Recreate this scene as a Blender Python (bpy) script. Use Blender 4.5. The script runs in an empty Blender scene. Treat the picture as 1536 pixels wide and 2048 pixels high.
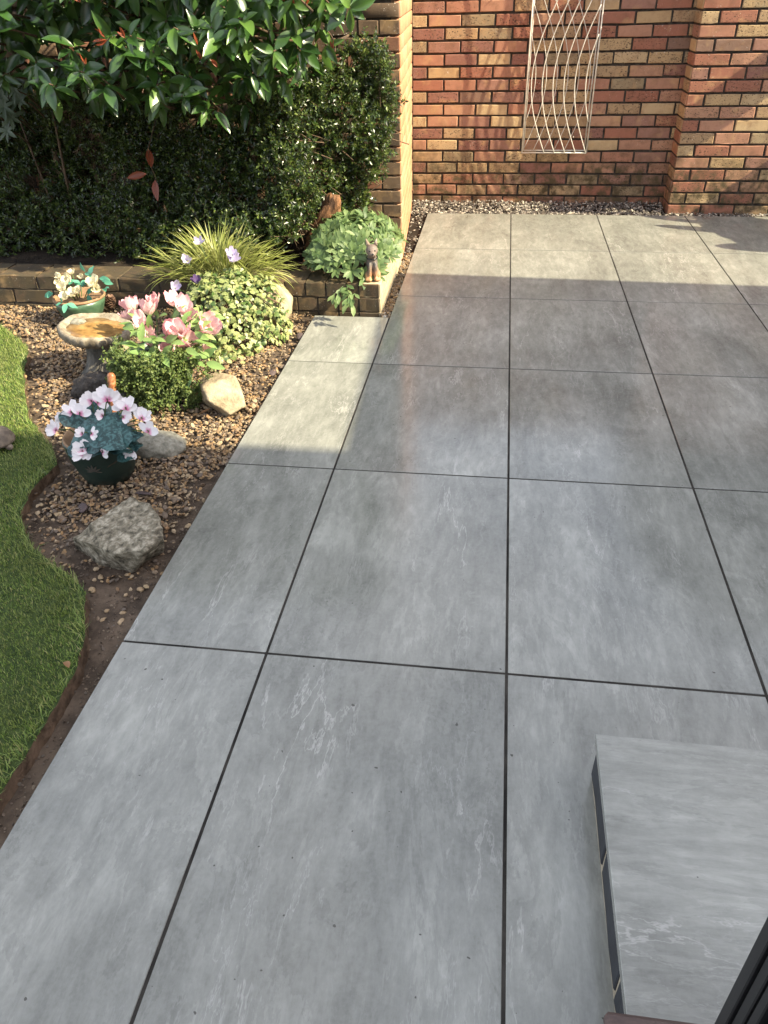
import bpy, bmesh, math, random
import numpy as np
from math import sin, cos, tan, pi, radians, sqrt
from mathutils import Vector, Matrix, Euler, noise as mnoise

random.seed(7)
rng = np.random.default_rng(11)
scn = bpy.context.scene
COL = scn.collection

# ------------------------------------------------------------------ camera
FPX, PITCH, YAW, ROLL = 1536.98, 0.6032, 0.1523, -0.0265
CAM = Vector((-0.0851, -1.3381, 1.3876))
fwd = Vector((-sin(YAW) * cos(PITCH), cos(YAW) * cos(PITCH), -sin(PITCH)))
rt0 = Vector((cos(YAW), sin(YAW), 0)); up0 = rt0.cross(fwd)
rt = cos(ROLL) * rt0 + sin(ROLL) * up0
upv = -sin(ROLL) * rt0 + cos(ROLL) * up0
cd = bpy.data.cameras.new('camera'); cam = bpy.data.objects.new('camera', cd); COL.objects.link(cam)
M = Matrix((rt, upv, -fwd)).transposed().to_4x4(); M.translation = CAM
cam.matrix_world = M
cd.sensor_fit = 'VERTICAL'; cd.sensor_height = 32.0; cd.lens = FPX / 2048 * 32.0
cd.clip_start = 0.02; cd.clip_end = 500
scn.camera = cam

# ------------------------------------------------------------------ light
SUN_EL, SUN_AZ = radians(37.5), radians(-12.0)          # azimuth measured from +X towards +Y
to_sun = Vector((cos(SUN_EL) * cos(SUN_AZ), cos(SUN_EL) * sin(SUN_AZ), sin(SUN_EL)))
sd = bpy.data.lights.new('sun', 'SUN'); sd.energy = 3.15; sd.angle = radians(0.42); sd.color = (1.0, 0.88, 0.61)
sun = bpy.data.objects.new('sun', sd); COL.objects.link(sun)
sun.rotation_euler = to_sun.to_track_quat('Z', 'Y').to_euler(); sun.location = (8, -1, 9)
w = bpy.data.worlds.new('World'); scn.world = w; w.use_nodes = True
wn = w.node_tree; bg = wn.nodes['Background']; bg.inputs[1].default_value = 0.085
sky = wn.nodes.new('ShaderNodeTexSky'); sky.sky_type = 'NISHITA'; sky.sun_disc = False
sky.sun_elevation = SUN_EL; sky.sun_rotation = radians(90) - SUN_AZ
sky.dust_density = 2.5; sky.air_density = 1.0; sky.ozone_density = 1.0
hsv = wn.nodes.new('ShaderNodeHueSaturation'); hsv.inputs['Saturation'].default_value = 0.74
wn.links.new(sky.outputs[0], hsv.inputs['Color'])
# thin drifting white cloud, the same in every direction
wtc = wn.nodes.new('ShaderNodeTexCoord'); wnz = wn.nodes.new('ShaderNodeTexNoise')
wnz.inputs['Scale'].default_value = 2.2; wnz.inputs['Detail'].default_value = 6; wnz.inputs['Roughness'].default_value = 0.6
wn.links.new(wtc.outputs['Generated'], wnz.inputs['Vector'])
wrp = wn.nodes.new('ShaderNodeValToRGB'); wrp.color_ramp.elements[0].position = 0.42; wrp.color_ramp.elements[1].position = 0.66
wn.links.new(wnz.outputs[0], wrp.inputs[0])
wmx = wn.nodes.new('ShaderNodeMix'); wmx.data_type = 'RGBA'; wmx.inputs[7].default_value = (9.0, 8.8, 8.6, 1)
wml = wn.nodes.new('ShaderNodeMath'); wml.operation = 'MULTIPLY'; wml.inputs[1].default_value = 0.55
wn.links.new(wrp.outputs[0], wml.inputs[0]); wn.links.new(wml.outputs[0], wmx.inputs[0])
wn.links.new(hsv.outputs[0], wmx.inputs[6]); wn.links.new(wmx.outputs[2], bg.inputs[0])
scn.view_settings.view_transform = 'Standard'; scn.view_settings.look = 'None'
scn.view_settings.gamma = 1.0; scn.view_settings.use_curve_mapping = False
scn.view_settings.exposure = 2.30

# ------------------------------------------------------------------ helpers
def ray(px, py):
    return fwd + rt * ((px - 768) / FPX) - upv * ((py - 1024) / FPX)
def gz(px, py, z=0.0):
    d = ray(px, py); return CAM + d * ((z - CAM.z) / d.z)
def gy(px, py, Y):
    d = ray(px, py); return CAM + d * ((Y - CAM.y) / d.y)
def project(P):
    d = np.asarray(P) - np.array(CAM); z = d @ np.array(fwd)
    return 768 + FPX * (d @ np.array(rt)) / z, 1024 - FPX * (d @ np.array(upv)) / z, z

def thing(name, label, cat, loc=(0, 0, 0), rot=(0, 0, 0), group=None):
    o = bpy.data.objects.new(name, None); COL.objects.link(o)
    o.empty_display_size = 0.05
    o.location = loc; o.rotation_euler = rot; o['label'] = label; o['category'] = cat
    if group: o['group'] = group
    return o
def tag(o, label, cat, group=None):
    o['label'] = label; o['category'] = cat
    if group: o['group'] = group
    return o
def link(name, me, mat=None, parent=None, loc=None, rot=None, scale=None, mtx=None, kind=None):
    o = bpy.data.objects.new(name, me); COL.objects.link(o)
    if mat is not None and len(me.materials) == 0: me.materials.append(mat)
    if parent is not None: o.parent = parent
    if mtx is not None: o.matrix_local = mtx
    if loc is not None: o.location = loc
    if rot is not None: o.rotation_euler = rot
    if scale is not None: o.scale = scale
    if kind: o['kind'] = kind
    return o
def mesh_from_bm(name, bm, smooth=False, mat=None):
    me = bpy.data.meshes.new(name); bm.normal_update(); bm.to_mesh(me); bm.free()
    if smooth: me.polygons.foreach_set('use_smooth', [True] * len(me.polygons))
    if mat: me.materials.append(mat)
    return me
def np_mesh(name, V, Fc, mat=None, smooth=False):
    V = np.asarray(V, dtype=np.float32); Fc = np.asarray(Fc, dtype=np.int32)
    me = bpy.data.meshes.new(name)
    me.vertices.add(len(V)); me.vertices.foreach_set('co', V.ravel())
    k = Fc.shape[1]
    me.loops.add(Fc.size); me.loops.foreach_set('vertex_index', Fc.ravel())
    me.polygons.add(len(Fc)); me.polygons.foreach_set('loop_start', np.arange(0, Fc.size, k, dtype=np.int32))
    me.polygons.foreach_set('use_smooth', np.full(len(Fc), smooth))
    me.update(); me.validate()
    if mat: me.materials.append(mat)
    return me
def add_box(bm, x0, x1, y0, y1, z0, z1, bevel=0.0):
    vs = [bm.verts.new((x, y, z)) for z in (z0, z1) for y in (y0, y1) for x in (x0, x1)]
    fs = [(0, 2, 3, 1), (4, 5, 7, 6), (0, 1, 5, 4), (2, 6, 7, 3), (0, 4, 6, 2), (1, 3, 7, 5)]
    nf = [bm.faces.new([vs[i] for i in f]) for f in fs]
    if bevel > 0:
        es = list({e for f in nf for e in f.edges})
        bmesh.ops.bevel(bm, geom=es, offset=bevel, segments=1, affect='EDGES', profile=0.5)
def box_mesh(name, x0, x1, y0, y1, z0, z1, bevel=0.0, mat=None):
    bm = bmesh.new(); add_box(bm, x0, x1, y0, y1, z0, z1, bevel); return mesh_from_bm(name, bm, mat=mat)
def tube(bm, pts, r, n=6, cap=True):
    pts = [Vector(p) for p in pts]; rings = []
    rr = r if hasattr(r, '__len__') else [r] * len(pts)
    ref = Vector((0.13, 0.31, 0.94))
    for i, p in enumerate(pts):
        t = (pts[min(i + 1, len(pts) - 1)] - pts[max(i - 1, 0)]).normalized()
        a = t.cross(ref)
        if a.length < 1e-3: a = t.cross(Vector((1, 0, 0)))
        a.normalize(); b = t.cross(a)
        rings.append([bm.verts.new(p + (a * cos(2 * pi * k / n) + b * sin(2 * pi * k / n)) * rr[i]) for k in range(n)])
    for i in range(len(rings) - 1):
        for k in range(n):
            bm.faces.new((rings[i][k], rings[i][(k + 1) % n], rings[i + 1][(k + 1) % n], rings[i + 1][k]))
    if cap:
        bm.faces.new(rings[0][::-1]); bm.faces.new(rings[-1])
def tube_mesh(name, pts, r, n=6, mat=None, smooth=True):
    bm = bmesh.new(); tube(bm, pts, r, n); return mesh_from_bm(name, bm, smooth, mat)
def lathe(name, prof, n=40, mat=None, fn=None, close=False):
    bm = bmesh.new(); rings = []
    for j, (r, z) in enumerate(prof):
        ring = []
        for k in range(n):
            a = 2 * pi * k / n; rr, zz = (r, z) if fn is None else fn(r, z, a, j)
            ring.append(bm.verts.new((rr * cos(a), rr * sin(a), zz)))
        rings.append(ring)
    for j in range(len(rings) - 1):
        for k in range(n):
            bm.faces.new((rings[j][k], rings[j][(k + 1) % n], rings[j + 1][(k + 1) % n], rings[j + 1][k]))
    bm.faces.new(rings[0][::-1]); bm.faces.new(rings[-1])
    bmesh.ops.recalc_face_normals(bm, faces=bm.faces[:])
    return mesh_from_bm(name, bm, True, mat)
def fbm(p, s, o=4):
    return mnoise.fractal(Vector(p) * s, 0.9, 2.0, o)
def axes_matrix(pos, axis, normal, s):
    y = Vector(axis).normalized(); z = Vector(normal); z = z - y * z.dot(y)
    if z.length < 1e-4: z = y.orthogonal()
    z.normalize(); x = y.cross(z)
    m = Matrix((x, y, z)).transposed() * 1.0
    m = (m @ Matrix.Diagonal((s, s, s)) if not hasattr(s, '__len__') else m @ Matrix.Diagonal(s)).to_4x4()
    m.translation = pos
    return m
def rand_unit():
    v = Vector((random.gauss(0, 1), random.gauss(0, 1), random.gauss(0, 1)))
    return v.normalized()

# ------------------------------------------------------------------ materials
class NT:
    def __init__(s, name):
        s.m = bpy.data.materials.new(name); s.m.use_nodes = True
        s.t = s.m.node_tree; s.b = s.t.nodes['Principled BSDF']; s.out = s.t.nodes['Material Output']
        s.tc = s.t.nodes.new('ShaderNodeTexCoord')
    def n(s, typ, **kw):
        nd = s.t.nodes.new(typ)
        for k, v in kw.items(): setattr(nd, k, v)
        return nd
    def l(s, a, b): s.t.links.new(a, b)
    def set(s, sock, v):
        if isinstance(v, (int, float)): sock.default_value = v
        elif isinstance(v, tuple): sock.default_value = v if len(v) == len(sock.default_value) else (*v, 1)
        else: s.l(v, sock)
    def math(s, op, a, b=0.0, c=None, clamp=False):
        nd = s.n('ShaderNodeMath', operation=op, use_clamp=clamp)
        s.set(nd.inputs[0], a); s.set(nd.inputs[1], b)
        if c is not None: s.set(nd.inputs[2], c)
        return nd.outputs[0]
    def mix(s, f, a, b, mode='MIX'):
        nd = s.n('ShaderNodeMix', data_type='RGBA', blend_type=mode)
        s.set(nd.inputs[0], f); s.set(nd.inputs[6], a); s.set(nd.inputs[7], b)
        return nd.outputs[2]
    def noise(s, vec, scale, detail=4.0, rough=0.55, dist=0.0, out=0):
        nd = s.n('ShaderNodeTexNoise'); nd.inputs['Scale'].default_value = scale
        nd.inputs['Detail'].default_value = detail; nd.inputs['Roughness'].default_value = rough
        nd.inputs['Distortion'].default_value = dist
        if vec is not None: s.l(vec, nd.inputs['Vector'])
        return nd.outputs[out]
    def ramp(s, f, stops, interp='LINEAR'):
        nd = s.n('ShaderNodeValToRGB'); cr = nd.color_ramp; cr.interpolation = interp
        while len(cr.elements) < len(stops): cr.elements.new(0.5)
        for e, (p, c) in zip(cr.elements, stops):
            e.position = p; e.color = (*c, 1) if len(c) == 3 else c
        s.l(f, nd.inputs[0]); return nd.outputs[0]
    def mapping(s, vec, scale=(1, 1, 1), loc=(0, 0, 0)):
        nd = s.n('ShaderNodeMapping'); nd.inputs['Scale'].default_value = scale; nd.inputs['Location'].default_value = loc
        s.l(vec, nd.inputs['Vector']); return nd.outputs[0]
    def objrand(s): return s.n('ShaderNodeObjectInfo').outputs['Random']
    def island(s): return s.n('ShaderNodeNewGeometry').outputs['Random Per Island']
    def anyrand(s): return s.math('FRACT', s.math('ADD', s.objrand(), s.math('MULTIPLY', s.island(), 3.7)))
    def vec_off(s, k=40.0):
        r = s.objrand()
        cx = s.n('ShaderNodeCombineXYZ'); s.l(s.math('MULTIPLY', r, k), cx.inputs[0])
        s.l(s.math('MULTIPLY', r, k * 2.3), cx.inputs[1]); s.l(s.math('MULTIPLY', r, -k * 1.7), cx.inputs[2])
        va = s.n('ShaderNodeVectorMath', operation='ADD'); s.l(s.tc.outputs['Object'], va.inputs[0]); s.l(cx.outputs[0], va.inputs[1])
        return va.outputs[0]
    def bump(s, h, strength=0.3, dist=0.01, prev=None):
        nd = s.n('ShaderNodeBump'); nd.inputs['Strength'].default_value = strength; nd.inputs['Distance'].default_value = dist
        s.l(h, nd.inputs['Height'])
        if prev is not None: s.l(prev, nd.inputs['Normal'])
        return nd.outputs[0]
    def fin(s, color=None, rough=None, normal=None, spec=None):
        if color is not None: s.set(s.b.inputs['Base Color'], color)
        if rough is not None: s.set(s.b.inputs['Roughness'], rough)
        if normal is not None: s.l(normal, s.b.inputs['Normal'])
        if spec is not None: s.b.inputs['Specular IOR Level'].default_value = spec
        return s.m

def mat_tile(name, along='y', tint=1.0):
    k = NT(name); v = k.vec_off()
    sc = (1.0, 0.22, 1.0) if along == 'y' else (0.26, 1.0, 1.0)
    st = k.mapping(v, sc)
    streak = k.noise(st, 7.0, 6, 0.62, 0.6)
    fine = k.noise(k.mapping(v, (sc[0] * 1.0, sc[1] * 1.4, 1)), 38.0, 5, 0.7, 0.3)
    cloud = k.noise(v, 2.1, 5, 0.6, 0.5)
    f = k.math('ADD', k.math('MULTIPLY', streak, 0.40), k.math('ADD', k.math('MULTIPLY', cloud, 0.45), k.math('MULTIPLY', fine, 0.35)))
    t = tint
    c = k.ramp(f, [(0.46, (0.128 * t, 0.130 * t, 0.114 * t)), (0.57, (0.176 * t, 0.178 * t, 0.158 * t)), (0.64, (0.210 * t, 0.212 * t, 0.189 * t)), (0.75, (0.285 * t, 0.287 * t, 0.257 * t))])
    mot = k.noise(v, 95.0, 3, 0.7)
    c = k.mix(k.math('MULTIPLY', k.math('SUBTRACT', mot, 0.35, clamp=True), 0.5), c, (0.31, 0.31, 0.30))
    pl = k.noise(k.mapping(v, (sc[0] * 1.0, sc[1] * 1.6, 1)), 6.0, 7, 0.7, 0.5)
    steps = k.math('FRACT', k.math('MULTIPLY', pl, 7.0))
    c = k.mix(1.0, c, k.ramp(steps, [(0.0, (0.91,) * 3), (0.90, (1.06,) * 3), (1.0, (0.92,) * 3)]), 'MULTIPLY')
    # thin mineral veins, broken up
    vn = k.noise(k.mapping(v, (sc[0] * 1.2, sc[1] * 1.0, 1)), 5.0, 7, 0.62, 0.25)
    line = k.ramp(vn, [(0.493, (0, 0, 0)), (0.498, (1, 1, 1)), (0.502, (1, 1, 1)), (0.507, (0, 0, 0))])
    msk = k.ramp(k.noise(k.mapping(v, (sc[0] * 1.2, sc[1] * 1.5, 1)), 6.0, 3, 0.6), [(0.50, (0, 0, 0)), (0.64, (1, 1, 1))])
    vfac = k.math('MULTIPLY', k.math('MULTIPLY', line, msk), 0.34)
    c = k.mix(vfac, c, (0.52, 0.51, 0.48))
    v2 = k.noise(k.mapping(v, (sc[0] * 1.3, sc[1] * 1.1, 1), (3.1, 7.7, 0)), 11.0, 6, 0.6, 0.2)
    l2 = k.ramp(v2, [(0.490, (0, 0, 0)), (0.499, (1, 1, 1)), (0.501, (1, 1, 1)), (0.504, (0, 0, 0))])
    m2 = k.ramp(k.noise(k.mapping(v, (sc[0], sc[1] * 2.0, 1), (9, 2, 0)), 4.0, 4, 0.6), [(0.46, (0, 0, 0)), (0.66, (1, 1, 1))])
    c = k.mix(k.math('MULTIPLY', k.math('MULTIPLY', l2, m2), 0.32), c, (0.46, 0.455, 0.44))
    spk = k.noise(v, 70.0, 1, 0.4)
    c = k.mix(k.ramp(spk, [(0.80, (0, 0, 0)), (0.82, (0.8,) * 3)]), c, (0.035, 0.03, 0.025))
    # cleft steps
    steps = k.math('MULTIPLY', k.math('FLOOR', k.math('MULTIPLY', pl, 7.0)), 0.12)
    h = k.math('ADD', k.math('MULTIPLY', streak, 0.35), k.math('ADD', k.math('MULTIPLY', steps, 0.5), k.math('MULTIPLY', fine, 0.14)))
    nb = k.bump(h, 0.26, 0.003)
    rg = k.math('ADD', 0.05, k.math('MULTIPLY', cloud, 0.17))
    return k.fin(c, rg, nb, 0.47)

def mat_brick(name, pal, pits=0.5, efflo=0.15, dirt=0.35, patchy=0.5):
    k = NT(name); v = k.vec_off(); r = k.objrand()
    stops = [(i / len(pal), p) for i, p in enumerate(pal)]
    c = k.ramp(k.anyrand(), stops, 'CONSTANT')
    cl = k.noise(v, 16.0, 4, 0.6, 0.4)
    c = k.mix(k.math('MULTIPLY', k.math('SUBTRACT', cl, 0.46, clamp=True), 3.2 * patchy, clamp=True), c, (0.16, 0.085, 0.05))
    c = k.mix(k.ramp(k.noise(v, 9.0, 3), [(0.55, (0, 0, 0)), (0.72, (0.5,) * 3)]), c, (0.42, 0.27, 0.13))
    pn = k.noise(k.mapping(v, (1, 1, 1.5)), 85.0, 3, 0.7)
    pmask = k.math('MULTIPLY', k.ramp(pn, [(0.57, (0, 0, 0)), (0.63, (1, 1, 1))]), k.ramp(k.math('FRACT', k.math('MULTIPLY', r, 7.31)), [(0.35, (0.12,) * 3), (0.55, (1, 1, 1))]))
    c = k.mix(k.math('MULTIPLY', pmask, pits), c, (0.045, 0.028, 0.02))
    ef = k.ramp(k.noise(v, 120.0, 2, 0.6), [(0.66, (0, 0, 0)), (0.70, (1, 1, 1))])
    efm = k.ramp(k.noise(v, 11.0, 2), [(0.54, (0, 0, 0)), (0.66, (1, 1, 1))])
    c = k.mix(k.math('MULTIPLY', k.math('MULTIPLY', ef, efm), efflo * 4, clamp=True), c, (0.62, 0.58, 0.52))
    # damp grime low on the wall (world height)
    gp = k.n('ShaderNodeNewGeometry').outputs['Position']; sx = k.n('ShaderNodeSeparateXYZ'); k.l(gp, sx.inputs[0])
    low = k.math('MULTIPLY', k.math('SUBTRACT', k.math('ADD', 0.30, k.math('MULTIPLY', k.noise(gp, 3.0, 4), 0.25)), sx.outputs[2], clamp=True), 4.0, clamp=True)
    gr = k.math('MULTIPLY', low, k.ramp(k.noise(gp, 14.0, 5, 0.65), [(0.40, (0, 0, 0)), (0.62, (1, 1, 1))]))
    c = k.mix(k.math('MULTIPLY', gr, dirt * 2, clamp=True), c, (0.075, 0.055, 0.028))
    g = k.noise(v, 240.0, 3, 0.7)
    h = k.math('ADD', k.math('MULTIPLY', g, 0.25), k.math('ADD', k.math('MULTIPLY', cl, 0.7), k.math('MULTIPLY', pmask, -0.9 * pits)))
    return k.fin(c, 0.82, k.bump(h, 0.7, 0.0045), 0.3)

def mat_simple(name, c0, c1, scale=8.0, rough=0.8, bump=0.4, bdist=0.005, spec=0.4, detail=6, c2=None, stretch=(1, 1, 1), obj=True):
    k = NT(name); v = k.vec_off() if obj else k.n('ShaderNodeNewGeometry').outputs['Position']
    v = k.mapping(v, stretch)
    f = k.noise(v, scale, detail, 0.62, 0.2)
    st = [(0.36, c0), (0.62, c1)] if c2 is None else [(0.33, c0), (0.5, c1), (0.68, c2)]
    c = k.ramp(f, st)
    f2 = k.noise(v, scale * 6, 4, 0.65)
    c = k.mix(k.math('MULTIPLY', k.math('SUBTRACT', f2, 0.5, clamp=True), 1.2), c, tuple(x * 0.45 for x in c0))
    h = k.math('ADD', f, k.math('MULTIPLY', f2, 0.4))
    return k.fin(c, rough, k.bump(h, bump, bdist), spec)

def mat_leaf(name, cols, rough=0.35, transl=0.25, spec=0.5, rib=True, edge=None, tcol=None):
    k = NT(name); r = k.anyrand()
    c = k.ramp(r, [(i / max(1, len(cols) - 1), p) for i, p in enumerate(cols)])
    v = k.vec_off()
    c = k.mix(k.math('MULTIPLY', k.noise(v, 3.0, 3), 0.35), c, tuple(x * 0.5 for x in cols[0]))
    if edge is not None:
        nz = k.noise(v, edge[1], 2, 0.5)
        c = k.mix(k.ramp(nz, [(0.46, (0, 0, 0)), (0.56, (1, 1, 1))]), c, edge[0])
    k.set(k.b.inputs['Base Color'], c); k.b.inputs['Roughness'].default_value = rough
    k.b.inputs['Specular IOR Level'].default_value = spec
    if transl > 0:
        tr = k.n('ShaderNodeBsdfTranslucent')
        tc = k.mix(0.5, c, tcol if tcol else tuple(min(1, x * 2.2) for x in cols[-1])); k.l(tc, tr.inputs[0])
        mx = k.n('ShaderNodeMixShader'); mx.inputs[0].default_value = transl
        k.l(k.b.outputs[0], mx.inputs[1]); k.l(tr.outputs[0], mx.inputs[2]); k.l(mx.outputs[0], k.out.inputs[0])
    return k.m

M_TILE = mat_tile('porcelain_tile')
M_TILE_STEP = mat_tile('porcelain_step', 'x', 1.12)
M_GROUT = mat_simple('dark_grout', (0.014, 0.013, 0.012), (0.042, 0.038, 0.033), 9, 0.95, 0.3, 0.001, 0.1)
PAL_RED = [(0.25, 0.105, 0.068), (0.30, 0.145, 0.095), (0.36, 0.25, 0.135), (0.27, 0.115, 0.075), (0.40, 0.29, 0.165), (0.21, 0.10, 0.077), (0.33, 0.175, 0.115), (0.31, 0.21, 0.12), (0.255, 0.135, 0.10), (0.34, 0.19, 0.12), (0.25, 0.19, 0.115), (0.18, 0.11, 0.08)]
M_BRICK = mat_brick('mixed_brick', PAL_RED, 0.95, 0.16, 0.55, 0.62)
PAL_DARK = [(0.095, 0.065, 0.043), (0.12, 0.08, 0.052), (0.11, 0.072, 0.048), (0.20, 0.095, 0.06), (0.09, 0.066, 0.047), (0.13, 0.088, 0.058)]
M_BRICK_DARK = mat_brick('dark_brick', PAL_DARK, 0.25, 0.35, 0.15, 0.2)
M_BRICK_SUN_TONE = mat_brick('brick_side_sun_tone', [(0.40, 0.20, 0.11), (0.38, 0.18, 0.095), (0.42, 0.22, 0.13)], 0.2, 0.05, 0.1, 0.5)  # same brick as the dark wall, with full sun put into its paler colour
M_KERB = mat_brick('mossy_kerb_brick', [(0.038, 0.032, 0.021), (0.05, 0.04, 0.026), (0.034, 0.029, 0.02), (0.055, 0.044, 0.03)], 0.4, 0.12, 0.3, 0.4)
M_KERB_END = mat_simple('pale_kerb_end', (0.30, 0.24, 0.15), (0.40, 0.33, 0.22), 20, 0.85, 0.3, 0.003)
M_MORTAR = mat_simple('dark_mortar', (0.028, 0.022, 0.017), (0.07, 0.058, 0.046), 30, 0.95, 0.6, 0.004)
M_MORTAR_BUFF = mat_simple('buff_mortar', (0.26, 0.22, 0.16), (0.36, 0.31, 0.23), 40, 0.95, 0.6, 0.003)
M_BLUEBRICK = mat_simple('blue_engineering_brick', (0.013, 0.015, 0.020), (0.025, 0.028, 0.035), 30, 0.5, 0.3, 0.002)
M_SOIL = mat_simple('soil', (0.04, 0.029, 0.021), (0.105, 0.077, 0.055), 9, 0.95, 1.0, 0.012, 0.2, 8, obj=False)
M_SOIL_DARK = mat_simple('bed_soil', (0.010, 0.007, 0.005), (0.026, 0.018, 0.012), 12, 0.95, 1.0, 0.02, 0.2, 8, obj=False)
M_GRASS_BASE = mat_simple('turf', (0.022, 0.035, 0.010), (0.05, 0.07, 0.02), 40, 0.95, 0.8, 0.01, 0.2, obj=False)
M_METAL = mat_simple('cream_wire', (0.36, 0.34, 0.30), (0.52, 0.50, 0.45), 30, 0.4, 0.2, 0.001)
M_DARKFRAME = mat_simple('anthracite_frame', (0.008, 0.008, 0.009), (0.012, 0.012, 0.013), 200, 0.45, 0.05, 0.0005)
M_SILL = mat_simple('brown_sill', (0.06, 0.038, 0.034), (0.10, 0.065, 0.055), 60, 0.6, 0.4, 0.002, stretch=(0.3, 1, 1))
M_RENDER = mat_simple('house_brick_far', (0.20, 0.09, 0.05), (0.28, 0.14, 0.08), 5, 0.9, 0.3)
M_ROOF = mat_simple('roof_tile', (0.10, 0.07, 0.055), (0.16, 0.11, 0.09), 6, 0.9, 0.4)
M_GLASS_WIN = mat_simple('window_glass', (0.02, 0.025, 0.03), (0.03, 0.035, 0.04), 3, 0.05, 0.0, 0.001, 0.8)
M_BARK = mat_simple('bark', (0.05, 0.032, 0.02), (0.13, 0.085, 0.05), 22, 0.9, 1.0, 0.01, stretch=(1, 1, 0.3))
M_STUMP = mat_simple('orange_bark', (0.045, 0.022, 0.012), (0.22, 0.105, 0.045), 16, 0.9, 1.0, 0.016, stretch=(1, 1, 0.5))

# ------------------------------------------------------------------ ground, lawn, beds
LAWN = [(-3.6, 2.30), (-2.9, 2.22), (-2.55, 2.09), (-2.35, 1.92), (-2.24, 1.81), (-2.14, 1.59), (-2.02, 1.38), (-1.87, 1.14), (-1.66, 0.93), (-1.585, 0.82),
        (-1.595, 0.66), (-1.545, 0.49), (-1.40, 0.33), (-1.23, 0.225), (-1.165, 0.17), (-1.125, 0.08), (-1.085, 0.0), (-1.055, -0.10), (-1.045, -0.32), (-1.05, -0.6), (-1.05, -2.2), (-3.6, -2.2)]
LAWN = np.array(LAWN)
def inside(P, poly):
    x, y = P[:, 0], P[:, 1]; r = np.zeros(len(P), bool); n = len(poly)
    for i in range(n):
        x0, y0 = poly[i]; x1, y1 = poly[(i + 1) % n]
        c = ((y0 > y) != (y1 > y)) & (x < (x1 - x0) * (y - y0) / (y1 - y0 + 1e-12) + x0); r ^= c
    return r
def edge_dist(P, poly):
    d = np.full(len(P), 1e9); n = len(poly)
    for i in range(n):
        a = np.array(poly[i]); b = np.array(poly[(i + 1) % n]); ab = b - a
        t = np.clip(((P - a) @ ab) / (ab @ ab + 1e-12), 0, 1); d = np.minimum(d, np.linalg.norm(P - a - t[:, None] * ab, axis=1))
    return d

gr = link('ground', box_mesh('ground', -150, 150, -150, 150, -0.5, -0.12), M_SOIL); gr['kind'] = 'structure'

def grid_sheet(name, x0, x1, y0, y1, step, zfn, mat, keep=None):
    nx = int((x1 - x0) / step) + 1; ny = int((y1 - y0) / step) + 1
    X, Y = np.meshgrid(np.linspace(x0, x1, nx), np.linspace(y0, y1, ny)); P = np.stack([X.ravel(), Y.ravel()], 1)
    Z = zfn(P); idx = np.arange(nx * ny).reshape(ny, nx)
    Fc = np.stack([idx[:-1, :-1], idx[:-1, 1:], idx[1:, 1:], idx[1:, :-1]], -1).reshape(-1, 4)
    return np_mesh(name, np.column_stack([P, Z]), Fc, mat, True)
def nz2(P, s, seed=0.0):
    return np.array([mnoise.fractal(Vector((p[0] * s + seed, p[1] * s - seed, seed)), 1.0, 2.0, 3) for p in P])
def soil_z(P):
    return -0.032 + 0.008 * nz2(P, 6.0) + 0.004 * nz2(P, 30.0)
so = link('soil', grid_sheet('soil', -3.9, -0.995, -2.3, 2.50, 0.028, soil_z, M_SOIL)); so['kind'] = 'structure'

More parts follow.
